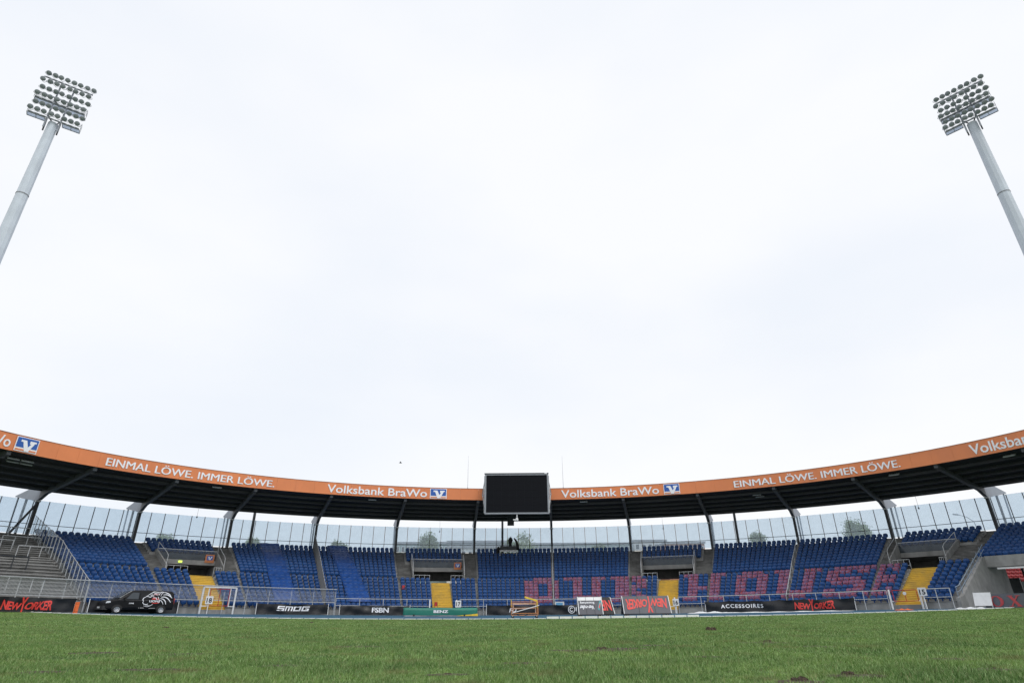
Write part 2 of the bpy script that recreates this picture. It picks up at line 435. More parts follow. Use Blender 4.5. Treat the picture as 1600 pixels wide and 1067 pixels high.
# clods of earth and bare patches
SOIL = mat('soil', (.075, .052, .034), .95, .35, 30, bump=.8, bscale=60)
for i, (bx, by, bw, bd) in enumerate(BARE):
    mb = MB(); r = random.Random(i); k = 18
    pts = [(bx + math.cos(6.283 * j / k) * bw * r.uniform(.6, 1.05), by + math.sin(6.283 * j / k) * bd * r.uniform(.6, 1.05)) for j in range(k)]
    mb.add([(bx, by, gz(bx, by) + .012)] + [(x, y, gz(x, y) + .004) for x, y in pts], [(0, j + 1, (j + 1) % k + 1) for j in range(k)])
    mb.build('bare_soil', SOIL, None, True, kind='structure')
def clod(px, py, w, hgt, lab, sd):
    w *= .45; hgt *= 1.15
    az, t = ray(px, py); Y = min(60, -HC / t); 
    for _ in range(8): Y = (gz(az * Y, Y) - HC) / t
    c = V((az * Y, Y, gz(az * Y, Y))); r = random.Random(sd); mb = MB()
    for q in range(9):
        o = V((r.uniform(-w, w) * .75, r.uniform(-w, w) * .4, 0)); s = r.uniform(.3, .6) * w
        vs = []; 
        for i in range(5):
            ph = math.pi * i / 4
            for j in range(7):
                th = 2 * math.pi * j / 7; k_ = s * r.uniform(.7, 1.25)
                vs.append(c + o + V((math.sin(ph) * math.cos(th) * k_, math.sin(ph) * math.sin(th) * k_, math.cos(ph) * k_ * hgt + hgt * s * .4)))
        mb.add(vs, [(i * 7 + j, i * 7 + (j + 1) % 7, (i + 1) * 7 + (j + 1) % 7, (i + 1) * 7 + j) for i in range(4) for j in range(7)])
    mb.build('soil_clod', SOIL, None, label=lab, cat='clod', group='clods of earth torn from the pitch')
for i, a in enumerate([
    (1250, 1064, .17, .55, 'large brown clod of earth at the bottom edge of the grass'),
    (1325, 1055, .14, .7, 'ragged brown clod at lower right, next to a smaller one'),
    (1375, 1059, .09, .6, 'small dark clod right of the ragged brown clod'),
    (1111, 985, .30, .9, 'upright dark clod on the far grass below the accessories banner'),
    (940, 1014, .20, .5, 'spiky dark clod left end of a bare patch in mid grass'),
    (915, 1016, .16, .35, 'flat torn turf strip left of the spiky clod'),
    (1198, 1002, .16, .5, 'low brown clod among scattered crumbs right of centre'),
    (1210, 996, .16, .5, 'dark crumb of earth just behind the low brown clod'),
    (1277, 1010, .10, .6, 'tiny dark clod alone on the right half of the pitch'),
    (260, 981, .26, .6, 'dark clod far out on the left half of the grass'),
    (486, 973, .3, .6, 'small dark clod near the far edge below the white block lettering'),
    (148, 1019, .12, .4, 'flat brown scrap of turf at the lower left'),
    (1556, 1045, .10, .5, 'dark clod near the right border of the picture'),
    (700, 1053, .08, .5, 'small crumb of earth at bottom centre left')]): clod(*a, i)

# ================================================================ GRANDSTAND
NL, NU = 9, 11
RL = [36.6 + .92 * j for j in range(NL)]
RU = [45.0 + .94 * j for j in range(NU)]
TL = [.62 + HC - .72 + .41 * j for j in range(NL)]        # tread heights
TU = [4.45 + HC - .72 + .432 * j for j in range(NU)]
ALEFT = ca(0) + .004                                       # terrace fence
AEND = ang(1502, 945, 36.3)                                # lower tier ends at the tunnel wall
AMIN, AMAX = ca(-3), ca(14)
def m2a(m, a, R): return m / speed(a, R)
PORT = [  # column index, top seats from-to, portal from-to (fractions of the bay), yellow stair pixels (bottom, top), gate number
    (1, .09, .83, .17, .82, ((334, 948), (309, 901)), '18'),
    (4, .10, .85, .19, .84, ((694, 945), (686, 908)), '17'),
    (7, .13, .90, .15, .80, ((1042, 935), (1044.5, 906)), '16'),
    (10, .12, .90, .13, .72, ((1421, 939), (1446, 884)), '15')]
YA = []
for q in PORT:
    (bx, by), (tx, ty) = q[5]
    YA.append((ang(bx, by, 36.4) * .5 + ang(tx, ty, 44.3) * .5))
gs = empty('grandstand', P0(0, 46, 0), 'curved concrete grandstand with blue seats around the end of the pitch', 'grandstand')
def G(mb, name, m, sm=False): return under(mb.build(name, m, None, sm), gs)
# lower rows: concrete treads
YW = 1.30
for j in range(NL):
    edges_ = [ALEFT] + [x for a in YA for x in (a - m2a(YW, a, RL[j]), a + m2a(YW, a, RL[j]))] + [AEND]
    for a0, a1 in zip(edges_[::2], edges_[1::2]):
        mb = MB(); z = TL[j]; r_ = RL[j]
        mb.sweep([(r_ - .48, z), (r_ + .44, z), (r_ + .44, z - .85), (r_ - .48, z - .85)], a0, a1, max(4, int((a1 - a0) / .03)), PS)
        G(mb, 'terrace_step', CONC)
# front wall blocks between the yellow stairs, panel by panel
fe = [ALEFT] + [x for a in YA for x in (a - m2a(YW, a, 36), a + m2a(YW, a, 36))] + [AEND]
for a0, a1 in zip(fe[::2], fe[1::2]):
    k = max(1, round((a1 - a0) * 48 / 3.0))
    for i in range(k):
        b0 = a0 + (a1 - a0) * i / k; b1 = a0 + (a1 - a0) * (i + 1) / k - .0004
        mb = MB(); mb.sweep([(35.95, -.35), (35.95, TL[0] - .07), (36.11, TL[0] - .07), (36.11, -.35)], b0, b1, 3, PS); G(mb, 'front_wall_panel', CONC)
        mb = MB(); mb.sweep([(35.9, TL[0] - .06), (35.9, TL[0] - .002), (36.11, TL[0] - .002), (36.11, TL[0] - .06)], b0, b1, 3, PS); G(mb, 'coping', CONC_D)
# yellow stairs
for q, a in zip(PORT, YA):
    fl = link('stair_flight', None, gs); fl.matrix_parent_inverse = Matrix.Translation(gs.location).inverted()
    tag(fl, label='yellow painted stairs up to portal ' + q[6])
    k = 2 * NL + 1
    for i in range(k):
        R0 = 35.75 + (44.4 - 35.75) * i / k; R1 = 35.75 + (44.4 - 35.75) * (i + 1) / k
        z = TL[0] - .22 + (TL[-1] + .05 - TL[0] + .22) * i / (k - 1)
        d = m2a(YW - .03, a, R0)
        mb = MB(); mb.sweep([(R0 - .06, z), (R1, z), (R1, z - .6), (R0, z - .6), (R0, z - .06), (R0 - .06, z - .045)], a - d, a + d, 2, PS)
        o = mb.build('stair_step', YEL, fl)
    d = m2a(YW - .02, a, 35.8)
    mb = MB(); mb.sweep([(35.5, -.4), (35.5, TL[0] - .24), (35.73, TL[0] - .24), (35.73, -.4)], a - d, a + d, 2, PS); G(mb, 'stair_plinth', CONC)
# upper rows: treads leave out the portal bays where stairs and portal stand
def upper_ranges(j, seats=False):
    lo = ALEFT; out = []
    gap = .45 if seats else 0
    for (ci, s0, s1, p0, p1, _, _) in PORT:
        a0, a1 = ca(ci), ca(ci + 1); w_ = a1 - a0
        out.append((lo, a0 - m2a(.1, a0, 50)))
        if j >= 6: out.append((a0 + s0 * w_, a0 + s1 * w_))
        lo = a1 + m2a(.15, a1, 50)
    out.append((lo, AMAX)); return out
for j in range(NU):
    for a0, a1 in upper_ranges(j):
        mb = MB(); z = TU[j]; r_ = RU[j]
        r9 = r_ + (.45 if j < NU - 1 else 1.0); r8 = r_ - (.49 if j else .58)
        mb.sweep([(r8, z), (r9, z), (r9, z - (1.1 if j else .9)), (r8, z - (1.1 if j else .9))], a0, a1, max(4, int((a1 - a0) / .03)), PS)
        G(mb, 'terrace_step', CONC)
# concrete stairs beside each portal
for (ci, s0, s1, p0, p1, _, num) in PORT:
    a0, a1 = ca(ci), ca(ci + 1); w_ = a1 - a0
    for side in (0, 1):
        fl = link('stair_flight', None, gs); fl.matrix_parent_inverse = Matrix.Translation(gs.location).inverted()
        tag(fl, label=('left' if side == 0 else 'right') + ' grey concrete stairs beside portal ' + num)
        k = 2 * NU
        for i in range(k):
            j = i / 2; z = TU[0] + (TU[-1] - TU[0]) * i / (k - 1); R0 = 44.42 + (55.4 - 44.42) * i / k; R1 = 44.42 + (55.4 - 44.42) * (i + 1) / k
            hi = j >= 6
            if side == 0: b0, b1 = a0 - m2a(.08, a0, R0), a0 + (s0 if hi else p0) * w_ - .0006
            else: b0, b1 = a0 + (s1 if hi else p1) * w_ + .0006, a1 + m2a(.13, a1, R0)
            mb = MB(); mb.sweep([(R0 - .09, z), (R1 - .002, z), (R1 - .002, z - .5), (R0, z - .5), (R0, z - .09), (R0 - .09, z - .07)], b0, b1, 3, PS)
            mb.build('stair_step', CONC_D, fl)
        # handrail of the flight
    # portal: side walls, lintel, parapet glass, dark passage
    zf = TL[-1] + .02; RB = 49.75
    zl0 = TU[0] + 1.30; zl1 = zl0 + .55; zp = zl1 + 1.15
    for fr in (p0, p1):
        b = a0 + fr * w_; sg = -1 if fr == p0 else 1; th = m2a(.16, b, 47) * sg
        prof = [(44.45, zf - .3), (44.45, zf + 1.15), (45.3, zf + 1.5), (RB + .3, zp), (55.0, zp), (55.0, zf - .3)]
        mb = MB(); mb.sweep(prof if sg > 0 else prof, min(b, b + th), max(b, b + th), 1, PS); G(mb, 'portal_wall', CONC)
        rl = MB(); rl.tube([PS(b + th / 2, 44.5, zf + 1.15), PS(b + th / 2, 44.5, zf + 2.1), PS(b + th / 2, 45.3, zf + 2.5), PS(b + th / 2, RB, zp + .75), PS(b + th / 2, RB, zp - .1)], .035); G(rl, 'handrail', STEEL)
    b0, b1 = a0 + p0 * w_, a0 + p1 * w_
    mb = MB(); mb.sweep([(RB, zl0), (RB, zl1), (RB + .3, zl1), (RB + .3, zl0)], b0, b1, 4, PS); G(mb, 'lintel', CONC)
    mb = MB(); mb.sweep([(RB + .1, zl1), (RB + .1, zp), (RB + .13, zp), (RB + .13, zl1)], b0, b1, 4, PS); G(mb, 'parapet_panel', GLASS_C)
    mb = MB(); mb.sweep([(RB + .04, zp), (RB + .04, zp + .06), (RB + .16, zp + .06), (RB + .16, zp)], b0, b1, 4, PS); G(mb, 'parapet_rail', STEEL)
    mb = MB(); mb.sweep([(RB + .3, zl0 + .05), (RB + .3, zl0 + .35), (55.0, zl0 + .35), (55.0, zl0 + .05)], b0, b1, 3, PS); G(mb, 'passage_ceiling', CONC_D)
    mb = MB(); mb.sweep([(44.0, zf), (55.0, zf), (55.0, zf - .3), (44.0, zf - .3)], b0, b1, 3, PS); G(mb, 'passage_floor', CONC_D)
    # back wall of the passage with a low gap where daylight enters
    mb = MB(); mb.sweep([(54.7, zf + .75), (54.7, zl0 + .05), (54.95, zl0 + .05), (54.95, zf + .75)], b0, b1, 3, PS); G(mb, 'passage_wall', CONC_D)
    # exit sign and logo plate on the lintel
    t_, n_ = frame((b0 + b1) / 2)
    mid = (b0 + b1) / 2
    if num == '18':
        mb = MB(); mb.obox(PS(mid - .012, RB - .06, zl0 + .3), t_ * .22, n_ * .05, V((0, 0, .12)))
        em = bpy.data.materials.new('exit_light'); em.use_nodes = True; e_ = em.node_tree.nodes['Principled BSDF']
        e_.inputs['Base Color'].default_value = (.6, .8, .1, 1); e_.inputs['Emission Color'].default_value = (.75, 1, .15, 1); e_.inputs['Emission Strength'].default_value = .9
        G(mb, 'exit_sign', em)
    if num in ('18', '17'):
        la = b1 - m2a(.75, b1, RB); tl_, nl_ = frame(la); c = PS(la, RB - .05, zl1 + .25)
        mb = MB(); mb.obox(c, tl_ * .55, n_ * .03, V((0, 0, .5))); pl = G(mb, 'logo_plate', mat('plate_orange', (.55, .2, .08), .5))
        fn = lambda u, v_, d: c + tl_ * (u * .7 - .35) + V((0, 0, v_ * .7 - .35)) - nl_ * (.045 + .01 * d)
        poly_part([[(0, .25), (1, .25), (1, 1), (0, 1)]], fn, LOGOB, gs, 'logo_field')
        fn2 = lambda u, v_, d: c + tl_ * (u * .7 - .35) + V((0, 0, v_ * .7 - .35)) - nl_ * (.062 + .004 * d)
        poly_part([[(.2, .85), (.4, .85), (.5, .3), (.38, .3)], [(.5, .3), (.62, .3), (.9, .85), (.68, .85)]], fn2, LETW, gs, 'logo_mark')
    # guard rails in front of the opening
    ya = YA[[q[0] for q in PORT].index(ci)]
    for x0, x1 in ((b0 + m2a(.1, b0, 45), ya - m2a(1.5, ya, 45)), (ya + m2a(1.5, ya, 45), b1 - m2a(.1, b1, 45))):
        if x1 - x0 < .006: continue
        mb = MB()
        for h in (.45, 1.05): mb.tube([PS(x0 + (x1 - x0) * i / 4, 44.75, zf + h) for i in range(5)], .03)
        for i in range(4): x = x0 + (x1 - x0) * i / 3; mb.tube([PS(x, 44.75, zf), PS(x, 44.75, zf + 1.05)], .03)
        G(mb, 'guard_rail', STEEL)
# back wall of the building
for i in range(-3, 14):
    cuts = [(-.9, TU[-1] - .05)] if i not in (1, 4, 7, 10) else [(-.9, TL[-1] - .3), (TU[0] + 1.3, TU[-1] - .05)]
    for w0, w1 in (cuts if i < 11 else []):
        mb = MB(); mb.sweep([(56.35, w0), (56.35, w1), (56.6, w1), (56.6, w0)], ca(i), ca(i + 1) - .0004, 4, P0); G(mb, 'back_wall_panel', CONC_D)
    mb = MB(); mb.sweep([(55.42, TU[-1] - .25), (55.42, TU[-1] - .02), (56.34, TU[-1] - .02), (56.34, TU[-1] - .25)], ca(i), ca(i + 1) - .0004, 4, P0); G(mb, 'top_walkway', CONC_D)
# columns, second posts and tie struts
for i in range(-3, 15):
    a = ca(i); t_, n_ = frame(a)
    mb = MB(); zb = TU[-1] - 1.2 if i >= 0 else TU[-1]
    mb.obox(P0(a, 54.9, (zb + 11.95 + HC) / 2), t_ * .16, n_ * .2, V((0, 0, (11.95 + HC - zb) / 2))); G(mb, 'column', DARKST)
    mb = MB(); mb.obox(P0(a, 54.9, 11.85 + HC), t_ * .24, n_ * .27, V((0, 0, .09))); G(mb, 'column_head', STEEL)
    mb = MB(); mb.obox(P0(a, 58.4, (12.5 + HC - .9) / 2), t_ * .11, n_ * .11, V((0, 0, (12.5 + HC + .9) / 2))); G(mb, 'rear_post', DARKST)
    mb = MB(); mb.tube([P0(a, 61.2, 12.95 + HC), P0(a, 60.2, -.9)], .10, 8); G(mb, 'tie_strut', RAFT)
    if i in (0,):
        mb = MB(); mb.tube([P0(a, 54.9, 11.6 + HC), P0(a - .03, 54.9, TU[-1])], .13, 6); G(mb, 'brace', DARKST)
for px in (391.5, 785, 1153):
    a = ang(px, 840, 55.9); t_, n_ = frame(a); mb = MB()
    mb.obox(P0(a, 55.9, (TU[-1] + ZK + .3) / 2), t_ * .17, n_ * .17, V((0, 0, (ZK + .3 - TU[-1]) / 2))); G(mb, 'downpipe_post', DARKST)

# ---------------------------------------------------------------- roof
rf = empty('stand_roof', P0(0, 48, ZB), 'dark cantilever roof with an orange fascia curving over the blue seats', 'roof')
def RFp(mb, name, m, sm=False): return under(mb.build(name, m, None, sm), rf)
def zd(R): return ZB + .12 + (ZK + .1 - ZB - .12) * (R - 42) / 12.0      # underside of the sheets
for i in range(-3, 14):
    a0, a1 = ca(i), ca(i + 1) - .0003
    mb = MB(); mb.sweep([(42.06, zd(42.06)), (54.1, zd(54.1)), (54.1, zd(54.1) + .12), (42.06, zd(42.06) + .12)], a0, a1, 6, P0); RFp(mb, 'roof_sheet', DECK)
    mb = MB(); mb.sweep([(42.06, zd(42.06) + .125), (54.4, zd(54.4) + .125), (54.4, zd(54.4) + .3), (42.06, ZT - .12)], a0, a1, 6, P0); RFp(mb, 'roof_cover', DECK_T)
    mb = MB(); mb.sweep([(54.12, ZK - .02), (54.12, zd(54.1) + .11), (54.38, zd(54.1) + .11), (54.38, ZK - .02)], a0, a1, 6, P0); RFp(mb, 'gutter', DARKST)
    for R in (44.2, 46.4, 48.6, 50.8, 52.8):
        mb = MB(); mb.sweep([(R - .09, zd(R) - .30), (R + .09, zd(R) - .30), (R + .09, zd(R) - .005), (R - .09, zd(R) - .005)], a0, a1, 4, P0); RFp(mb, 'purlin', DARKST)
    # trapezoid ribs of the sheets
    mb = MB(); k = 34
    for q in range(k):
        a = a0 + (a1 - a0) * (q + .5) / k; t_, n_ = frame(a)
        mb.bar(P0(a, 42.2, zd(42.2) - .03), P0(a, 54.0, zd(54.0) - .03), .14, .055)
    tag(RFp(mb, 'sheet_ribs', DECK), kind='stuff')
for i in range(-3, 15):
    a = ca(i); t_, n_ = frame(a)
    poly = [(54.4, zd(54.4) + .1), (42.3, zd(42.3) - .02), (42.3, zd(42.3) - .45), (53.0, 12.52 + HC), (54.4, 11.97 + HC)]
    mb = MB(); mb.prism(poly, lambda u, v_, d: P0(a, u, v_) + t_ * d, -.19, .19); RFp(mb, 'rafter', RAFT_SHADE)  # inner length of the beam, roof shade painted in; the tail keeps the pale steel
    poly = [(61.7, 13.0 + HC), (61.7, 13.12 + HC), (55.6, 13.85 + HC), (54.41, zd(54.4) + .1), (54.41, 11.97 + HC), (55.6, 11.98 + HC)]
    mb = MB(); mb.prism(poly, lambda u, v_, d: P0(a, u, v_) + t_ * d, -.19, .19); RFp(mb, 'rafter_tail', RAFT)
    mb = MB(); mb.bar(P0(a, 43.2, zd(43.2) - .55), P0(a, 43.2, zd(43.2) - .30), .5, .35, t_); RFp(mb, 'junction_box', DARKST)
# fascia panels
FE = [ca(-3)]
for i in range(-3, 14):
    for q in range(4): FE.append(ca(i) + DA * (q + 1) / 4)
for a0, a1 in zip(FE, FE[1:]):
    mb = MB(); mb.sweep([(41.98, ZB), (41.98, ZT), (42.05, ZT), (42.05, ZB)], a0, a1 - .00028, 4, P0); RFp(mb, 'fascia_panel', ORANGE)
for i in range(-3, 14):
    mb = MB(); mb.sweep([(41.95, ZT + .004), (41.95, ZT + .045), (42.3, ZT + .045), (42.3, ZT + .004)], ca(i), ca(i + 1) - .0002, 4, P0); RFp(mb, 'fascia_cap', REDM if False else mat('cap_brown', (.36, .14, .06), .5))
# lettering
FH = ZT - ZB
def fascia_fn(pxa, pxb, pya, pyb, base, cap):
    a0, a1 = ang(pxa, pya, 41.95), ang(pxb, pyb, 41.95)
    return lambda u, v_, d: P0(a0 + (a1 - a0) * u, 41.94 - .02 * d, ZB + FH * (base + cap * v_))
put_word('EINMAL LÖWE. IMMER LÖWE.', fascia_fn(166, 429, 722, 755, .20, .56), LETW, rf, bold=.0011)
put_word('EINMAL LÖWE. IMMER LÖWE.', fascia_fn(1147, 1406, 757, 724, .20, .56), LETW, rf, bold=.0011)
put_word('Volksbank BraWo', fascia_fn(511, 667, 765, 776, .17, .68), LETW, rf, off=.012)
put_word('Volksbank BraWo', fascia_fn(877, 1030, 775, 769, .17, .68), LETW, rf, off=.012)
put_word('Volksbank BraWo', fascia_fn(1515, 1705, 702, 660, .17, .68), LETW, rf, off=.012)
put_word('Volksbank BraWo', fascia_fn(-172, 17, 660, 690, .17, .68), LETW, rf, off=.012)
for (xa, ya, xb, yb) in ((26, 688, 61, 695), (672, 770, 698, 771), (1037, 765, 1062, 763)):
    a0, a1 = ang(xa, ya, 41.9), ang(xb, yb, 41.9)
    def fl_(dp): return lambda u, v_, d: P0(a0 + (a1 - a0) * u, 41.93 - dp - .012 * d, ZB + FH * (.06 + .88 * v_))
    poly_part([[(0, 0), (1, 0), (1, 1), (0, 1)]], fl_(0), LETW, rf, 'logo_board')
    poly_part([[(.04, .28), (.96, .28), (.96, .95), (.04, .95)]], fl_(.03), LOGOB, rf, 'logo_field')
    poly_part([[(.04, .06), (.96, .06), (.96, .17), (.04, .17)]], fl_(.03), ORANGE, rf, 'logo_bar')
    poly_part([[(.20, .80), (.44, .80), (.56, .34), (.66, .58), (.60, .58), (.60, .80), (.88, .80), (.88, .68), (.82, .68), (.62, .05), (.44, .05), (.30, .66), (.20, .66)]], fl_(.055), LETW, rf, 'logo_mark')

# ---------------------------------------------------------------- glass wind screen along the top
gsr = empty('glass_screen', P0(0, 56.05, TU[-1]), 'long glass wind screen with dark posts above the top seat row', 'glass screen')
zg0 = TU[-1] + .25
for i in range(-3, 14):
    for q in range(7):
        a0 = ca(i) + DA * q / 7; a1 = ca(i) + DA * (q + 1) / 7
        mb = MB(); t_, n_ = frame((a0 + a1) / 2)
        p, r_ = P0(a0 + .0008, 56.0, 0), P0(a1 - .0008, 56.0, 0)
        mb.obox((p + r_) / 2 + V((0, 0, (zg0 + ZG) / 2)), (r_ - p) / 2, n_ * .008, V((0, 0, (ZG - zg0) / 2)))
        under(mb.build('glass_pane', GLASS), gsr)
        t_, n_ = frame(a0); mb = MB(); mb.obox(P0(a0, 56.0, (TU[-1] - .02 + ZG) / 2), t_ * .035, n_ * .06, V((0, 0, (ZG - TU[-1] + .02) / 2)))
        under(mb.build('post', DARKST), gsr)
    mb = MB(); mb.tube([P0(ca(i) + DA * q / 7, 55.88, TU[-1] + 1.35) for q in range(8)], .035); under(mb.build('rail', DARKST), gsr)

# ---------------------------------------------------------------- seats
def seat_mesh():
    mb = MB(); cols, rows = 5, 4
    def back(i, j, off):
        u = i / (cols - 1) * 2 - 1; v_ = j / (rows - 1)
        hw = .285 * (1 - .10 * v_ * v_); x = u * hw
        z = .36 + .37 * v_ - (.10 * u ** 4 if j == rows - 1 else 0)
        y = .13 + .05 * v_ - .06 * u * u + off
        return (x, y, z)
    for off, flip in ((0, False), (.035, True)):
        o = len(mb.v)
        mb.v += [back(i, j, off) for j in range(rows) for i in range(cols)]
        for j in range(rows - 1):
            for i in range(cols - 1):
                q = (o + j * cols + i, o + j * cols + i + 1, o + (j + 1) * cols + i + 1, o + (j + 1) * cols + i)
                mb.f.append(q if not flip else q[::-1])
    k = rows * cols; top = [(rows - 1) * cols + i for i in range(cols)]
    for a, b in zip(top, top[1:]): mb.f.append((a, b, b + k, a + k))
    for e in ([j * cols for j in range(rows)], [j * cols + cols - 1 for j in range(rows)]):
        for a, b in zip(e, e[1:]): mb.f.append((a, b, b + k, a + k))
    # tipped-up pan: rounded shell in front of the backrest
    pr = [(.02, .20), (-.05, .22), (-.10, .30), (-.135, .42), (-.14, .52), (-.115, .565), (-.06, .58), (.00, .55), (.05, .44)]
    o = len(mb.v); n = len(pr); xs_ = (-.255, -.20, 0, .20, .255); zz = (-.07, -.01, .01, -.01, -.07); yy = (.05, .01, 0, .01, .05)
    for x, dz, dy in zip(xs_, zz, yy): mb.v += [(x, y + (dy if y < .03 else 0), z + (dz if z > .4 else -dz * .5)) for y, z in pr]
    for i in range(4):
        for j in range(n): a, b = o + i * n + j, o + i * n + (j + 1) % n; mb.f.append((a, b, b + n, a + n))
    mb.f.append(tuple(o + j for j in reversed(range(n)))); mb.f.append(tuple(o + 4 * n + j for j in range(n)))
    mb.prism([(.10, .0), (.20, .0), (.18, .36), (.08, .36)], lambda u, v_, d: (d, u, v_), -.05, .05)
    return mb
SM = seat_mesh(); SME = SM.mesh('stadium_seat', BLUE)
YEDGES = [(a, YW + .12) for a in YA]
COLN = [(ca(i), .42) for i in range(12)]
PITCH_S = .62
def fill(R, lo, hi, Rm, mar=0.0):
    L = (hi - lo) * speed((lo + hi) / 2, Rm) - 2 * mar; n = int(L / PITCH_S + .25); e = m2a(mar, (lo + hi) / 2, R); lo, hi = lo + e, hi - e
    if n < 1: return []
    return [lo + (hi - lo) * (i + .5) / n for i in range(n)]
seats = []   # (angle, R, z, tier, row, sector)
SEPN = {}
def lower_sep(R):
    s = [(ALEFT, .15, 'terrace fence')]
    for i in range(1, 12): s.append((ca(i), .13, None))
    for a, q in zip(YA, PORT): s.append((a, YW + .05, 'stairs ' + q[6]))
    s = [x for x in s if x[0] < AEND]; s.append((AEND, .25, 'tunnel wall')); s.sort(); return s
for j in range(NL):
    sp = lower_sep(RL[j])
    for k_, (x, y) in enumerate(zip(sp, sp[1:])):
        for a in fill(RL[j], x[0] + m2a(x[1], x[0], 40.3), y[0] - m2a(y[1], y[0], 40.3), 40.3): seats.append((a, RL[j], TL[j], 0, j, k_))
for j in range(NU):
    for k_, (lo, hi) in enumerate(upper_ranges(j)):
        cuts = [lo] + [ca(i) for i in range(-1, 15) if lo + .02 < ca(i) < hi - .02] + [hi]
        for x, y in zip(cuts, cuts[1:]):
            for a in fill(RU[j], x + m2a(.22, x, 50), y - m2a(.22, y, 50), 49.7):
                p = XY(a, RU[j])
                if j >= NU - 2 and ang(776, 862, RU[j]) < a < ang(810, 862, RU[j]): continue
                seats.append((a, RU[j], TU[j], 1, j, k_))
# seats wrapped in pink film, spelling two words in the lower rows
FONT8 = {
 'O': ['.####.', '######', '##..##', '##..##', '##..##', '##..##', '######', '.####.'],
 'U': ['###..###', '.##..##.', '.##..##.', '.##..##.', '.##..##.', '.##..##.', '.######.', '..####..'],
 'R': ['######..', '.##.###.', '.##..##.', '.######.', '.####...', '.##.##..', '.##..##.', '###..###'],
 'H': ['###..###', '.##..##.', '.##..##.', '.##..##.', '.######.', '.##..##.', '.##..##.', '###..###'],
 'S': ['.#####', '###.##', '##....', '#####.', '.#####', '....##', '##.###', '#####.'],
 'E': ['######.', '.##.##.', '.##....', '.####..', '.####..', '.##....', '.##.##.', '######.']}
WORDS = [('O', 822, 876, 'O', 'first'), ('U', 884, 950, 'U', 'first'), ('R', 957, 1020, 'R', 'first'),
         ('H', 1069, 1136, 'H', 'second'), ('O', 1146, 1203, 'O', 'second'), ('U', 1211, 1279, 'U', 'second'), ('S', 1294, 1352, 'S', 'second'), ('E', 1357, 1412, 'E', 'second')]
LET = []
for c, x0, x1, n_, wd in WORDS:
    pym = 925 - max(0, (x0 - 1000)) * .035
    LET.append((c, ang(x0, pym, 40.3), ang(x1, pym, 40.3), n_, wd))
def covered(a, tier, row):
    if tier or row < 1: return None
    for c, a0, a1, n_, wd in LET:
        if a0 <= a < a1:
            g = FONT8[c]; col = int((a - a0) / (a1 - a0) * len(g[0]))
            return (c, wd) if g[8 - row][col] == '#' else None
    return None
CAM = V((0, 0, HC))
def vis(p):
    d = p - CAM; z = d.dot(fw); x = 800 + F * d.dot(CR) / z
    return -10 < x < 1610
full = []
for s in seats:
    a, R, z, tier, row, sec = s
    p = PS(a, R, z); full.append((p, s, (p - CAM).length))
order = sorted([i for i, q in enumerate(full) if vis(q[0])], key=lambda i: full[i][2])
near = set(order[:300])
ORD = ['front', 'second', 'third', 'fourth', 'fifth', 'sixth', 'seventh', 'eighth', 'ninth', 'tenth', 'eleventh']
sepnames = []
for a, _, n_ in lower_sep(40):
    if n_ is None:
        i = round((a - A0) / DA); n_ = {1: 'van-side aisle', 2: 'aisle right of stairs 18', 3: 'tall sector fence', 4: 'aisle left of stairs 17', 5: 'aisle right of stairs 17', 6: 'thin pole rail', 7: 'aisle left of stairs 16', 8: 'aisle right of stairs 16', 9: 'right pole rail', 10: 'aisle left of stairs 15', 11: 'last aisle'}[i]
    sepnames.append(n_)
bulk = MB(); lv = np.array(SM.v)
bv = []; bf = []; off = 0
for i, (p, s, d) in enumerate(full):
    a, R, z, tier, row, sec = s; t_, n_ = frame(a); rz = math.atan2(t_.y, t_.x) + random.uniform(-.05, .05)
    if i in near:
        lab = ('blue seat, %s row, between %s and %s' % (ORD[row], sepnames[sec], sepnames[sec + 1])) if tier == 0 else 'blue plastic seat in upper row %s above the tunnel opening' % ORD[row]
        link('stadium_seat', SME, None, loc=p, rz=rz, label=lab, cat='seat', group='blue seats of the grandstand')
    else:
        c, s_ = math.cos(rz), math.sin(rz)
        q = np.stack([lv[:, 0] * c - lv[:, 1] * s_ + p.x, lv[:, 0] * s_ + lv[:, 1] * c + p.y, lv[:, 2] + p.z], 1)
        bv.append(q); bf += [tuple(x + off for x in f) for f in SM.f]; off += len(lv)
m_ = bpy.data.meshes.new('stadium_seats'); m_.from_pydata(np.concatenate(bv).tolist(), [], bf); m_.materials.append(BLUE)
link('stadium_seats', m_, None, label='the many farther blue plastic seats filling the grandstand rows', cat='seats', kind='stuff')
# film covers: three crumpled shapes
def cover_mesh(sd):
    r = random.Random(sd); mb = MB(); cols, prof = 5, [(-.16, .10), (-.20, .30), (-.21, .50), (-.15, .62), (-.02, .64), (.08, .64), (.10, .70), (.20, .72), (.26, .50)]
    o = 0
    for (y, z) in prof:
        for i in range(cols):
            u = i / (cols - 1) * 2 - 1
            mb.v.append((u * .275 + r.uniform(-.03, .03), y + r.uniform(-.03, .02) - .03 * u * u, z + r.uniform(-.035, .035) - (.06 * u ** 4 if z > .8 else 0)))
    for j in range(len(prof) - 1):
        for i in range(cols - 1): mb.f.append((j * cols + i, j * cols + i + 1, (j + 1) * cols + i + 1, (j + 1) * cols + i))
    return mb.mesh('seat_cover', PINK)
CVM = [cover_mesh(k) for k in range(4)]
for i, (p, s, d) in enumerate(full):
    c = covered(s[0], s[3], s[4])
    if not c: continue
    t_, n_ = frame(s[0])
    link('seat_cover', CVM[(i * 7) % 4], None, loc=p, rz=math.atan2(t_.y, t_.x), label='pink film seat cover, letter %s of the %s word, %s seat row' % (c[0], c[1], ORD[s[4]]), cat='seat cover', group='pink film covers spelling words')
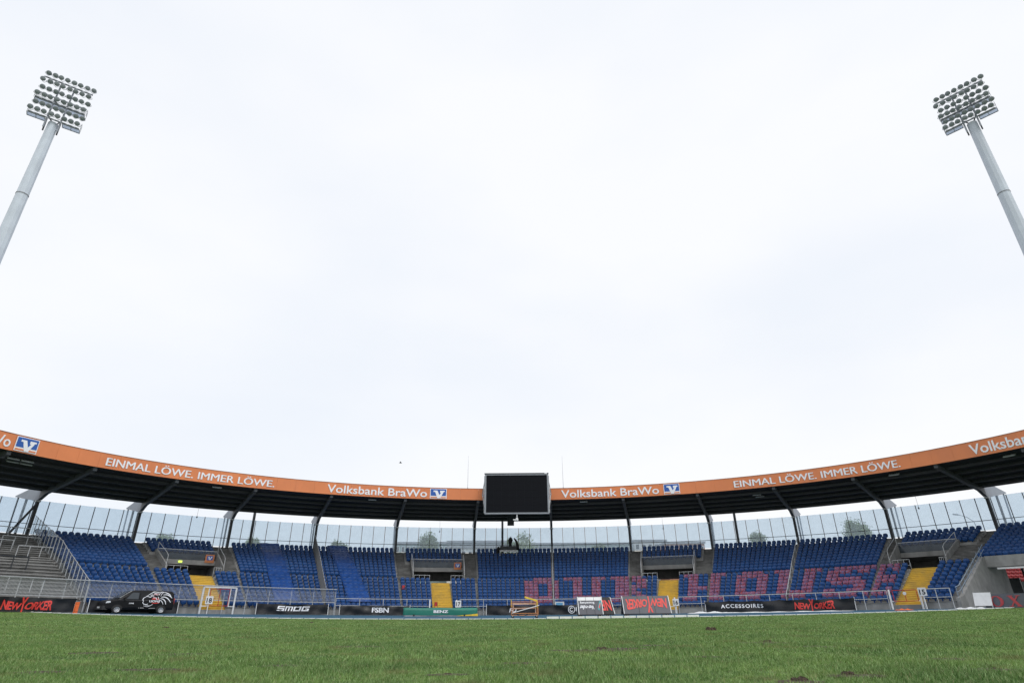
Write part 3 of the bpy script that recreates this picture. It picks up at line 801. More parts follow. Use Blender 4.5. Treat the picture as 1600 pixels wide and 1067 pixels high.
# blue tarpaulins over strips of seats
TARP = mat('blue_tarpaulin', (.012, .062, .25), .55, .2, 1.2, bump=.5, bscale=4)
def tarp(pts, lab, wid=1.35, rows=None):
    (xa, ya), (xb, yb) = pts
    aT, aB = ang(xa, ya, 54.2), ang(xb, yb, 38.6); mb = MB(); r = random.Random(3)
    prof = []
    for j in range(NL): prof.append((RL[j] - .22, TL[j] + .39)); prof.append((RL[j] + .22, TL[j] + .78))
    for j in range(NU): prof.append((RU[j] - .22, TU[j] + .39)); prof.append((RU[j] + .22, TU[j] + .80))
    if rows: prof = prof[rows[0]:rows[1]]
    k = 7
    for (R, z) in prof:
        f = (R - 38.6) / (54.2 - 38.6); a = aB + (aT - aB) * f; h = m2a(wid, a, R)
        for i in range(k): mb.v.append(tuple(PS(a - h + 2 * h * i / (k - 1) + r.uniform(-.0006, .0006), R, z + r.uniform(-.04, .04) + .02)))
    for j in range(len(prof) - 1):
        for i in range(k - 1): mb.f.append((j * k + i, j * k + i + 1, (j + 1) * k + i + 1, (j + 1) * k + i))
    o = mb.build('tarpaulin', TARP, None, True, label=lab, cat='tarpaulin', group='blue tarpaulins over seats')
    md = o.modifiers.new('s', 'SOLIDIFY'); md.thickness = .02
tarp([(421, 853), (447, 912)], 'long blue tarpaulin draped over seats left of the tall sector fence', rows=(2, 40))
tarp([(526, 858), (560, 925)], 'blue tarpaulin strip over seats right of the tall sector fence', rows=(2, 40))
TARP2 = mat('pale_blue_tarpaulin', (.07, .15, .42), .5, .15, 2, bump=.5, bscale=4)
# ---------------------------------------------------------------- sector fences, pole rails
FENCEG = mat('fence_grey', (.15, .155, .165), .55, .1, 3)
CLEAR = glass_mat('clear_glass', (.93, .95, .96), .02, .35)
def raked_fence(a, name, lab, dense, glass):
    fm = FENCEG if dense else STEEL
    root = empty(name, PS(a, 46, TU[0]), lab, 'fence'); t_, n_ = frame(a)
    pts = [(RL[j], TL[j]) for j in range(NL)] + [(RU[j], TU[j]) for j in range(NU)]
    hh = 2.25
    for k_, ((R, z), (R2, z2)) in enumerate(zip(pts, pts[1:])):
        mb = MB(); mb.bar(PS(a, R, z), PS(a, R, z + hh), .06, .06); under(mb.build('post', fm), root)
        if dense:
            mb = MB()
            for q in range(1, 7):
                f = q / 7; mb.bar(PS(a, R + (R2 - R) * f, z + (z2 - z) * f + .1), PS(a, R + (R2 - R) * f, z + (z2 - z) * f + hh - .1), .025, .025)
            tag(under(mb.build('bars', fm), root), kind='stuff')
        else:
            p = [PS(a, R + .05, z + .1), PS(a, R2 - .05, z2 + .1), PS(a, R2 - .05, z2 + hh - .15), PS(a, R + .05, z + hh - .15)]
            mb = MB(); mb.add([x + t_ * .006 for x in p] + [x - t_ * .006 for x in p], [(0, 1, 2, 3), (7, 6, 5, 4), (0, 4, 5, 1), (1, 5, 6, 2), (2, 6, 7, 3), (3, 7, 4, 0)])
            under(mb.build('pane', CLEAR), root)
    for h in ((.12, hh - .08) if dense else (hh - .1,)):
        mb = MB(); mb.tube([PS(a, R, z + h) for R, z in pts], .03); under(mb.build('rail', STEEL), root)
raked_fence(ALEFT - .002, 'sector_fence', 'raked glazed fence with steel posts beside the standing terrace', False, True)
raked_fence(ca(3) - .001, 'sector_fence', 'tall grey barred fence climbing through the seats left of centre', True, False)
for i, lab in ((6, 'thin steel pole rail running up the aisle right of the video board'), (9, 'steel pole rail up the aisle amid the right hand seats')):
    root = empty('aisle_rail', PS(ca(i), 40, TL[3]), lab, 'handrail'); mb = MB()
    pts = [(RL[j], TL[j]) for j in range(NL)] + [(RU[j], TU[j]) for j in range(NU)]
    mb.tube([PS(ca(i), R, z + .98) for R, z in pts], .045); under(mb.build('rail', STEEL), root)
    for R, z in pts[::3]: mb = MB(); mb.tube([PS(ca(i), R, z), PS(ca(i), R, z + .98)], .035); under(mb.build('post', STEEL), root)
# ---------------------------------------------------------------- standing terrace on the far left
stt = empty('standing_terrace', PS(ca(-1) + .1, 42, 0), 'grey concrete standing terrace with crush barriers left of the seats', 'terrace')
AT0, AT1 = ca(-2), ALEFT - .005
k = 26
for i in range(k):
    R0 = 36.1 + (55.4 - 36.1) * i / k; R1 = 36.1 + (55.4 - 36.1) * (i + 1) / k
    z = TL[0] + (TU[-1] - TL[0]) * (i / (k - 1)) ** 1.02
    mb = MB(); mb.sweep([(R0 - .14, z), (R1 - .16, z), (R1 - .16, z - .75), (R0 + .02, z - .75), (R0 + .02, z - .11), (R0 - .14, z - .09)], AT0, AT1, 6, PS); under(mb.build('terrace_step', CONC if i % 5 else CONC_D), stt)
mb = MB(); mb.sweep([(35.8, -.3), (35.8, TL[0] + .25), (36.08, TL[0] + .25), (36.08, -.3)], AT0, AT1, 6, PS); under(mb.build('front_wall', CONC_D), stt)
def tz(R): return TL[0] + (TU[-1] - TL[0]) * ((R - 36.1) / 19.3)
def barrier(pa, pb, R, h, m, r=.045, nm='crush_barrier'):
    a0, a1 = ang(*pa, R), ang(*pb, R); root = link(nm, None, stt); root.matrix_parent_inverse = Matrix.Translation(stt.location).inverted()
    mb = MB(); mb.tube([PS(a0 + (a1 - a0) * i / 4, R, tz(R) + h) for i in range(5)], r); mb.build('rail', m, root)
    for i in range(4):
        a = a0 + (a1 - a0) * i / 3; mb = MB(); mb.tube([PS(a, R, tz(R) - .1), PS(a, R, tz(R) + h)], r * .9); mb.build('post', m, root)
barrier((2, 845), (62, 845), 50.2, 1.15, STEEL); barrier((24, 868), (80, 868), 46.5, 1.15, STEEL)
barrier((-40, 855), (18, 855), 48.4, 1.15, STEEL); barrier((-30, 880), (42, 882), 43.2, 1.1, DARKST, .06)
barrier((12, 910), (68, 912), 38.6, 1.1, STEEL); barrier((-50, 822), (48, 824), 54.4, 1.1, STEEL)
# ---------------------------------------------------------------- right end: tunnel below the upper rows
tw = empty('tunnel_portal', PG(AEND + .1, 42, 0), 'bare concrete tunnel entrance with raking side wall at the right', 'tunnel')
def TW(mb, nm, m): return under(mb.build(nm, m), tw)
zsl = TU[0] - .80
prof = [(35.6, -.4), (35.6, TL[0] + .25), (36.6, TL[0] + .45), (43.96, TL[-1] + .75), (44.6, TU[0] + .2), (48.9, TU[0] + .2), (48.9, -.4)]
mb = MB(); mb.sweep(prof, AEND + .0005, AEND + .0005 + m2a(.35, AEND, 40), 1, PS); TW(mb, 'raking_wall', CONC)
mb = MB(); pts = [(35.7, TL[0] + 1.2), (36.6, TL[0] + 1.35), (44.2, TU[0] + .9), (45.4, TU[0] + 1.5)]
am = AEND + m2a(.2, AEND, 40)
mb.tube([PS(am, R, z) for R, z in pts], .04); mb.tube([PS(am, R, z - .45) for R, z in pts], .03)
for f in range(8):
    R = 35.8 + f * 1.2; z = TL[0] + .3 + (R - 36) * .46; mb.tube([PS(am, R, z - .1), PS(am, R, z + .95)], .03)
TW(mb, 'handrail', mat('blue_grey_paint', (.22, .28, .36), .5))
a2 = ang(1548, 930, 40)
# slab carrying the upper rows over the tunnel
mb = MB(); mb.sweep([(44.3, zsl), (44.3, TU[0] + .25), (44.5, TU[0] + .25), (44.5, zsl)], AEND + m2a(.4, AEND, 44), AMAX, 8, PS); TW(mb, 'slab_edge', CONC)
mb = MB(); mb.sweep([(44.5, zsl), (44.5, zsl + .25), (55.5, zsl + 3.85), (55.5, zsl + 3.65)], AEND + m2a(.4, AEND, 50), AMAX, 8, PS); TW(mb, 'slab_soffit', CONC_D)
mb = MB(); mb.sweep([(44.0, zsl - .28), (44.0, zsl - .12), (44.28, zsl - .12), (44.28, zsl - .28)], ang(1553, 872, 44), AMAX, 8, PS); TW(mb, 'edge_beam', WHITE_M)
zz = zsl + .05
mb = MB(); ap = ang(1574, 925, 53.5); t_, n_ = frame(ap); mb.obox(PS(ap, 53.5, (zz - .4) / 2), t_ * .4, n_ * .4, V((0, 0, (zz + .8) / 2))); TW(mb, 'pillar', CONC)
# banked red seats of the neighbouring stand seen through the tunnel
rb = empty('red_seat_bank', atY(1590, 905, 86), 'rows of red seats seen through the tunnel at the right edge', 'seat bank')
REDS = mat('seat_red', (.30, .025, .03), .5, .15, 2)
for j in range(5):
    c = atY(1600, 901 - j * 5.2, 84 + j * .95)
    mb = MB(); mb.box(c.x - 9, c.x + 14, c.y - .5, c.y + .45, -.5, c.z - .75); under(mb.build('bank_step', CONC_D), rb)
    for i in range(24):
        o = link('seat', None if False else bpy.data.meshes.get('red_seat') or (lambda m: m)(SM.mesh('red_seat', REDS)), None, loc=(c.x - 7.2 + i * .62, c.y, c.z - .74)); under(o, rb)
# blue sheet and dark mesh below the red seats
c = atY(1598, 917, 80); mb = MB()
for i in range(9): mb.box(c.x - 2.2 + i * .5, c.x - 2.2 + i * .5 + .46, 79.95 + .05 * (i % 3), 80.06 + .05 * (i % 3), .2, 2.1)
mb.build('blue_curtain', mat('cyan_cloth', (.03, .26, .42), .7, .15, 3, bump=.4), None, label='bright blue hanging sheet below the red seats in the tunnel', cat='sheet')
mb = MB(); c = atY(1590, 910, 81); mb.box(c.x - 4, c.x + 4, 80.9, 81.0, 0, 3.4); mb.build('dark_mesh_fence', mat('dark_mesh', (.03, .04, .04), .8), None, label='dark mesh fence behind the blue hanging sheet in the tunnel', cat='fence')

# ================================================================ THINGS ALONG THE FRONT
# tall barred fence on the left
def fence_z(px, py, R):
    a, z = at(px, py, R); x, y = XY(a, R); return a, z - gz(x, y)
RF1 = 35.3
aF0, aF1 = ang(-60, 955, RF1), ang(521, 958, RF1)
tf = empty('tall_fence', PG((aF0 + aF1) / 2, RF1, 0), 'tall galvanised barred fence in front of the left hand seats and terrace', 'fence')
n = 16; HF = 2.75
skip18 = (ang(311, 955, RF1), ang(366, 955, RF1))
for i in range(n + 1):
    a = aF0 + (aF1 - aF0) * i / n; t_, n_ = frame(a)
    mb = MB(); mb.tube([PG(a, RF1, 0), PG(a, RF1, HF - .25), PG(a, RF1 - .10, HF - .05), PG(a, RF1 - .28, HF)], .04, 6); under(mb.build('post', STEEL), tf)
    if i == n: break
    b = aF0 + (aF1 - aF0) * (i + 1) / n
    if a > skip18[0] - .02 and b < skip18[1] + .02: pass
    for h, ro in ((HF, -.28), (1.32, 0)):
        mb = MB(); mb.tube([PG(a + (b - a) * q / 3, RF1 + ro, h) for q in range(4)], .035); under(mb.build('rail', STEEL), tf)
    mb = MB(); k = 18
    for q in range(1, k):
        x = a + (b - a) * q / k
        mb.tube([PG(x, RF1, 1.32), PG(x, RF1, HF - .25), PG(x, RF1 - .12, HF - .05), PG(x, RF1 - .28, HF)], .019, 4, False)
    tag(under(mb.build('bars', STEEL), tf), kind='stuff')
# low rail fence from the centre to the right
def low_fence(p0, p1, lab, posts):
    a0, a1 = ang(p0, 955, 35.4), ang(p1, 952, 35.4)
    r_ = empty('rail_fence', PG((a0 + a1) / 2, 35.4, 0), lab, 'fence', 'low rail fences before the seats')
    for h in (1.78, 1.02):
        mb = MB(); mb.tube([PG(a0 + (a1 - a0) * q / 24, 35.4, h) for q in range(25)], .04 if h > 1.5 else .032); under(mb.build('rail', STEEL), r_)
    for i in range(posts + 1):
        a = a0 + (a1 - a0) * i / posts; mb = MB(); mb.tube([PG(a, 35.4, 0), PG(a, 35.4, 1.78)], .04); under(mb.build('post', STEEL), r_)
low_fence(523, 672, 'low steel rail fence from the tall fence end to stairs 17', 4)
low_fence(718, 1018, 'low steel rail fence between stairs 17 and stairs 16', 8)
low_fence(1062, 1392, 'low steel rail fence between stairs 16 and stairs 15', 9)
low_fence(1448, 1493, 'short steel rail fence between stairs 15 and the tunnel wall', 2)
# gates and number signs
def gate(px0, px1, H, num, spx, spy, lab, red):
    R = 35.15; a0, a1 = ang(px0, 953, R), ang(px1, 953, R)
    g = empty('gate', PG((a0 + a1) / 2, R, 0), lab, 'gate', 'gates at the foot of the yellow stairs')
    for a in (a0, a1):
        mb = MB(); mb.bar(PG(a, R, 0), PG(a, R, H), .13, .13); under(mb.build('post', WHITE_M), g)
        mb = MB(); mb.bar(PG(a, R - .02, .75), PG(a + m2a(.55, a, R) * (1 if a == a0 else -1), R - .02, .75), .07, .07); under(mb.build('foot_bracket', WHITE_M), g)
    if H > 2:
        mb = MB(); mb.bar(PG(a0, R, H), PG(a1, R, H), .14, .14); under(mb.build('lintel', WHITE_M), g)
        for f in (.17, .83):
            a = a0 + (a1 - a0) * f; mb = MB(); mb.bar(PG(a, R, .7), PG(a, R, H - .1), .09, .09); under(mb.build('jamb', WHITE_M), g)
    if red:
        f0, f1 = (.22, .80) if H > 2 else (.12, .92); z0, z1 = (.8, H - .18) if H > 2 else (.75, 1.75)
        x0, x1 = a0 + (a1 - a0) * f0, a0 + (a1 - a0) * f1; xm = (x0 + x1) / 2; mb = MB()
        for p, q in (((x0, z0), (x0, z1)), ((x1, z0), (x1, z1)), ((x0, z0), (x1, z0)), ((x0, z1), (x1, z1)), ((xm, z0), (xm, z1))):
            mb.tube([PG(p[0], R - .05, p[1]), PG(q[0], R - .05, q[1])], .035, 5)
        under(mb.build('gate_leaf', REDM), g)
        if num == '15':
            mb = MB(); t_, n_ = frame(xm); c = PG(xm, R - .1, 1.45)
            mb.prism([(math.cos(i * .524) * .16, math.sin(i * .524) * .16) for i in range(12)], lambda u, v_, d: c + t_ * u + V((0, 0, v_)) - n_ * d, 0, .02); under(mb.build('disc_sign', WHITE_M), g)
    a, z = at(spx, spy, R - .15); x, y = XY(a, R - .15); t_, n_ = frame(a); c = V((x, y, z)); h = .36
    mb = MB(); mb.obox(c, t_ * h, n_ * .015, V((0, 0, h * 1.05))); under(mb.build('number_plate', WHITE_M), g)
    fn = lambda u, v_, d: c + t_ * ((u - .5) * h * 1.45) + V((0, 0, (v_ - .5) * h * 1.25)) - n_ * (.028 + .008 * d)
    put_word(num, fn, SIGNK, g, 'digit', off=.02)
    mb = MB(); mb.bar(V((x, y, gz(x, y))) + n_ * .06, c + n_ * .06 - V((0, 0, .2)), .07, .07); under(mb.build('sign_post', WHITE_M), g)
gate(312, 364, 2.62, '18', 315 + 12, 937, 'tall white steel gate frame with red gate leaf, number 18', True)
gate(671, 713, 1.75, '17', 716, 943, 'low white gate posts with number 17 behind the green mat', False)
gate(1022, 1056, 1.75, '16', 1056, 940.5, 'low white gate posts with number 16 beside the sign trolley', False)
gate(1396, 1444, 1.85, '15', 1441, 924, 'low red gate with white posts, number 15', True)
# small steward's chair colours near stairs 17
# ---------------------------------------------------------------- banners
def newyorker_warp(i, u, v_):
    # tall N, dipping middle, tall Y, rising end
    if i == 3: return u, -.32 + v_ * 1.75
    s = .82 + .42 * abs(2 * u - .86) ** 1.3
    return u + .02 * (v_ - .5), -.10 + v_ * s * .92 - .06 * u + (.10 if u > .5 else 0)
def banner(px0, px1, R, h, lab, words=(), sag=.06, lift_=.06, seed=0, pye=956, wrinkle=.085):
    a0, a1 = ang(px0, pye, R), ang(px1, pye, R)
    r = random.Random(seed); ph = [r.uniform(0, 6.28) for _ in range(5)]
    L = (a1 - a0) * speed((a0 + a1) / 2, R); nt_ = max(2, round(L / 2.6))
    def Sf(u, v_, d):
        a = a0 + (a1 - a0) * u; s = u * L
        tie = abs(math.sin(math.pi * u * nt_))
        wv = wrinkle * (math.sin(2.1 * s + ph[0] + 2.5 * v_) + .6 * math.sin(4.3 * s + ph[1] - 3 * v_) + .5 * math.sin(1.1 * s + ph[2] + 6 * v_)) * (.35 + .65 * v_ * (1 - .3 * v_))
        return PG(a, R - wv - d, lift_ + h * v_ - sag * tie * v_ ** 2 - .02 * math.sin(s + ph[3]))
    b = empty('banner', PG((a0 + a1) / 2, R, 0), lab, 'banner', 'black advertising banners along the front')
    nu_, nv = max(12, int(L * 5)), 8; mb = MB()
    for sd in (0, -.012):
        o = len(mb.v)
        mb.v += [tuple(Sf(i / nu_, j / nv, sd)) for j in range(nv + 1) for i in range(nu_ + 1)]
        for j in range(nv):
            for i in range(nu_):
                q = (o + j * (nu_ + 1) + i, o + j * (nu_ + 1) + i + 1, o + (j + 1) * (nu_ + 1) + i + 1, o + (j + 1) * (nu_ + 1) + i)
                mb.f.append(q if sd == 0 else q[::-1])
    under(mb.build('cloth', BLACKF, None, True), b)
    for u in (0, 1):
        a = a0 + (a1 - a0) * u; mb = MB(); mb.bar(PG(a, R - .1, 0), PG(a, R - .02, h + .15), .05, .05); under(mb.build('stake', WHITE_M), b)
    for body, u0, u1, v0, cap, m, kw, wp in words:
        fn = lambda u, v_, d: Sf(u0 + (u1 - u0) * u, v0 + cap * v_, .022 + .012 * d)
        put_word(body, fn, m, b, warp=wp, **kw)
    return b, Sf
NY = ('NEWYORKER',); KB = dict(off=.028, spacing=.88)
banner(-60, 114, 34.9, 1.12, 'black banner with red lettering at the far left', [('NEWYORKER', .335, .80, .20, .62, RED, KB, newyorker_warp)], seed=1, pye=954)
banner(135, 276, 35.05, 1.05, 'plain black banner behind the parked van', seed=2)
b, Sf = banner(399, 512, 35.0, 1.05, 'black banner with white angular block lettering next to gate 18', seed=3)
def strokes(word, u0, u1, v0, v1):
    G_ = {'S': [(0, 1, 1, .8), (0, 1, .22, .45), (0, .6, 1, .4), (.78, .6, 1, 0), (0, .2, 1, 0)],
          'M': [(0, 1, .16, 0), (.42, 1, .58, 0), (.84, 1, 1, 0), (0, 1, 1, .8)],
          'O': [(0, 1, .22, 0), (.78, 1, 1, 0), (.0, 1, 1, .8), (0, .2, 1, 0)],
          'G': [(0, 1, .22, 0), (0, 1, 1, .8), (0, .2, 1, 0), (.78, .55, 1, 0), (.5, .55, 1, .37)]}
    out = []; n = len(word); wd = (u1 - u0) / n
    for i, c in enumerate(word):
        x0 = u0 + i * wd; w2 = wd * .88
        out.append([[(x0 + w2 * (a if k in (0, 3) else c_) , v0 + (v1 - v0) * (b_ if k < 2 else d_)) for k, (a, b_, c_, d_) in ((0, q), (1, q), (2, q), (3, q))] for q in G_[c]])
    return out
for g in strokes('SMOG', .29, .745, .33, .80):
    poly_part([[(u + .035 * (v_ - .5), v_) for u, v_ in p] for p in g], lambda u, v_, d: Sf(u, v_, .03 + .012 * d), LETW, b, 'letter')
banner(530, 640, 35.0, 1.0, 'black banner with narrow white four-letter name left of the green mat', [('FSBN', .46, .70, .26, .55, LETW, dict(off=.03, spacing=.95), None)], seed=4)
bcop, Sfc = banner(760, 905, 35.0, 1.08, 'long black banner with round white copyright mark behind the hurdle trolley', [('FO', .245, .325, .28, .42, LETW, dict(off=.03, shear=.25), None), ('E', .965, .995, .30, .42, LETW, {}, None)], seed=5)
aa = ang(893, 951, 34.84); t_, n_ = frame(aa); cc = PG(aa, 34.84, .58)
def ring(r0_, r1_, s0, s1, k=24):
    p = [(math.cos(s0 + (s1 - s0) * i / k), math.sin(s0 + (s1 - s0) * i / k)) for i in range(k + 1)]
    return [[(p[i][0] * r0_, p[i][1] * r0_), (p[i + 1][0] * r0_, p[i + 1][1] * r0_), (p[i + 1][0] * r1_, p[i + 1][1] * r1_), (p[i][0] * r1_, p[i][1] * r1_)] for i in range(k)]
poly_part(ring(.36, .43, 0, 2 * math.pi) + ring(.15, .24, .8, 5.5, 14), lambda u, v_, d: cc + t_ * u + V((0, 0, v_)) - n_ * .012 * d, LETW, bcop, 'copyright_mark')
banner(1103, 1339, 35.0, 1.15, 'long black banner with spaced white word and red logo on the right', [('ACCESSOIRES', .105, .39, .36, .36, LETW, dict(off=.022, spacing=1.25), None), ('NEWYORKER', .60, .865, .20, .62, RED, KB, newyorker_warp)], seed=6, pye=953, sag=.10)
# grey board with large red letters at the right border
aX0, aX1 = ang(1541, 949, 34.6), ang(1680, 946, 34.6)
ob = empty('letter_board', PG((aX0 + aX1) / 2, 34.6, 0), 'dark grey board with large red serif letters at the right border', 'board')
GREYB = mat('grey_board', (.115, .125, .15), .5, .08, 2)
mb = MB(); mb.sweep([(34.6, .0), (34.6, 1.14), (34.68, 1.14), (34.68, .0)], aX0, aX1, 6, PG); under(mb.build('panel', GREYB), ob)
REDL = mat('dull_red_print', (.50, .07, .08), .5, .08, 5)
for px0, px1, ch in ((1549, 1571, 'O'), (1578, 1599, 'X'), (1618, 1642, 'M')):
    b0, b1 = ang(px0, 949, 34.5), ang(px1, 949, 34.5)
    fnb = lambda u, v_, d: PG(b0 + (b1 - b0) * u, 34.56 - .012 * d, .10 + .88 * v_)
    if ch == 'O':
        kk = 28; pl = []
        for i in range(kk):
            t0, t1 = 2 * math.pi * i / kk, 2 * math.pi * (i + 1) / kk
            pl.append([(.5 + .5 * math.cos(t0), .5 + .5 * math.sin(t0)), (.5 + .5 * math.cos(t1), .5 + .5 * math.sin(t1)), (.5 + .26 * math.cos(t1), .5 + .43 * math.sin(t1)), (.5 + .26 * math.cos(t0), .5 + .43 * math.sin(t0))])
    elif ch == 'X': pl = [[(.08, .97), (.34, .97), (.92, .03), (.66, .03)], [(.74, .97), (.86, .97), (.24, .03), (.12, .03)], [(.0, .95), (.44, .95), (.44, 1), (0, 1)], [(.62, .95), (1, .95), (1, 1), (.62, 1)], [(0, 0), (.38, 0), (.38, .05), (0, .05)], [(.56, 0), (1, 0), (1, .05), (.56, .05)]]
    else: pl = [[(.05, 0), (.2, 0), (.2, 1), (.05, 1)], [(.8, 0), (.95, 0), (.95, 1), (.8, 1)], [(.1, 1), (.3, 1), (.58, .1), (.45, .1)], [(.7, 1), (.9, 1), (.55, .1), (.45, .1)]]
    poly_part(pl, fnb, REDL, ob, 'letter')
# white leaning panel
a = ang(1537, 946, 34.2); t_, n_ = frame(a); c = PG(a, 34.2, 0)
wp = empty('blank_signboard', c, 'blank white panel on a leaning steel frame before the concrete wall', 'panel')
fnp = lambda u, v_, d: c + t_ * u + (V((0, 0, 1)) * .97 + n_ * .25) * v_ + n_ * d
mb = MB(); mb.prism([(-.72, .22), (.66, .22), (.66, 1.34), (-.72, 1.34)], fnp, 0, .03); under(mb.build('panel', WHITE_M), wp)
mb = MB()
for u in (-.72, .66): mb.tube([fnp(u, 0, .05), fnp(u, 1.36, .05)], .03); mb.tube([fnp(u, 1.2, .05), c + t_ * u + n_ * .95], .025)
under(mb.build('frame', STEEL), wp)
# crumpled cloth at the foot of the raking wall
def cloth_heap(px, py, Rr, L, D, H, m, nm, lab, cat, seed, kw={}):
    a = ang(px, py, Rr); t_, n_ = frame(a); r = random.Random(seed); mb = MB(); nx, ny = 22, 8
    for j in range(ny + 1):
        for i in range(nx + 1):
            u = i / nx * 2 - 1; v_ = j / ny * 2 - 1; p = P0(a, Rr, 0) + t_ * (u * L / 2) + n_ * (v_ * D / 2 * (1 + .25 * math.sin(5 * u + seed)))
            e = max(0, 1 - u ** 4) * max(0, 1 - v_ ** 2)
            mb.v.append((p.x, p.y, gz(p.x, p.y) + .012 + H * e * (.45 + .35 * math.sin(9 * u + 2 * v_ + seed) + .25 * r.random())))
    for j in range(ny):
        for i in range(nx): mb.f.append((j * (nx + 1) + i, j * (nx + 1) + i + 1, (j + 1) * (nx + 1) + i + 1, (j + 1) * (nx + 1) + i))
    o = mb.build(nm, m, None, True, label=lab, cat=cat, **kw); md = o.modifiers.new('s', 'SOLIDIFY'); md.thickness = .01
CLOTHW = mat('white_cloth', (.78, .80, .82), .7, .06, 3, bump=.3)
cloth_heap(1517, 949, 33.6, 2.6, .8, .14, CLOTHW, 'white_cloth', 'small crumpled white cloth at the foot of the raking concrete wall', 'cloth', 2)
cloth_heap(1107, 957, 32.0, 4.5, 1.2, .20, CLOTHW, 'white_cloth', 'crumpled white sheet on the track before the left banner corner', 'cloth', 5)
cloth_heap(1180, 957, 31.0, 7.5, 1.0, .09, CLOTHW, 'white_cloth', 'long white sheet lying along the track below the spaced white word', 'cloth', 8)
cloth_heap(1275, 955, 31.5, 7.0, 1.0, .08, CLOTHW, 'white_cloth', 'white sheet on the track below the red logo banner', 'cloth', 11)
cloth_heap(1412, 950, 31.5, 1.5, .6, .14, mat('orange_plastic', (.80, .16, .04), .5), 'orange_cushion', 'orange marker lying flat on the track below gate 15', 'marker', 4)
def pylon(px, lab):
    a = ang(px, 957, 30.6); c = PG(a, 30.6, 0); t_, n_ = frame(a); mb = MB()
    h = .118
    mb.add([c + t_ * (sx * h) + n_ * (sy * h) + V((0, 0, z)) for z in (0, .92) for sx, sy in ((-1, -1), (1, -1), (1, 1), (-1, 1))], [(0, 1, 5, 4), (1, 2, 6, 5), (2, 3, 7, 6), (3, 0, 4, 7), (4, 5, 6, 7), (3, 2, 1, 0)])
    r_ = empty('pylon', c, lab, 'pylon'); under(mb.build('foam_post', MATS['orange_plastic']), r_)
    mb = MB(); mb.obox(c + V((0, 0, .03)), t_ * .14, n_ * .14, V((0, 0, .028))); under(mb.build('weighted_base', MATS['orange_plastic']), r_)
    for z in (.2, .78):
        mb = MB(); mb.obox(c + V((0, 0, z)), t_ * (h + .004), n_ * (h + .004), V((0, 0, .02))); under(mb.build('seam', mat('dark_orange', (.5, .1, .03), .6)), r_)
pylon(117, 'upright orange end zone pylon left of the parked van')
# ---------------------------------------------------------------- green jumping mat with cover
GREEN = mat('green_cover', (.012, .17, .125), .5, .1, 1, bump=.3, bscale=3)
am0, am1 = ang(630, 962, 27), ang(746, 962, 27); p, q = PG(am0, 27, 0), PG(am1, 27, 0); tt = (q - p).normalized(); nn = V((-tt.y, tt.x, 0)); L = (q - p).length
gm = empty('jump_mat', (p + q) / 2, 'long jumping mat under a green cover with white lettering', 'mat')
mb = MB(); nx = 40; prof = [(0, .10), (-.03, .55), (-.01, .78), (.12, .84), (1.5, .86), (2.4, .84), (2.5, .1)]
for i in range(nx + 1):
    u = i / nx
    for d, z in prof: mb.v.append(tuple(p + tt * (L * u) + nn * (d + .02 * math.sin(9 * u + z * 7)) + V((0, 0, z + .02 * math.sin(14 * u + d) - (.02 if z > .7 else 0)))))
k = len(prof)
for i in range(nx):
    for j in range(k - 1): mb.f.append((i * k + j, (i + 1) * k + j, (i + 1) * k + j + 1, i * k + j + 1))
mb.f.append(tuple(range(k))); mb.f.append(tuple(nx * k + j for j in reversed(range(k)))); under(mb.build('cover', GREEN, None, True), gm)
mb = MB(); mb.prism([(.70, .02), (1.005, .02), (1.005, .26), (.9, .17), (.8, .11)], lambda u, v_, d: p + tt * (L * u) - nn * (.05 + d) + V((0, 0, v_)), 0, .03); under(mb.build('yellow_flap', mat('yellow_foam', (.75, .5, .04), .6)), gm)
mb = MB(); mb.obox((p + q) / 2 + nn * 1.25 + V((0, 0, .05)), tt * (L / 2 - .1), nn * 1.15, V((0, 0, .05))); under(mb.build('pallet', WHITE_M), gm)
for f in (.14, .82):
    mb = MB(); mb.tube([p + tt * L * f - nn * .1 + V((0, 0, .1)), p + tt * L * f + nn * .1 + V((0, 0, .1))], .09, 10); under(mb.build('roller', RUBBER), gm)
put_word('BENZ', lambda u, v_, d: p + tt * (L * (.40 + .20 * u)) - nn * (.055 + .01 * d) + V((0, 0, .34 + .26 * v_)), LETW, gm, off=.035)
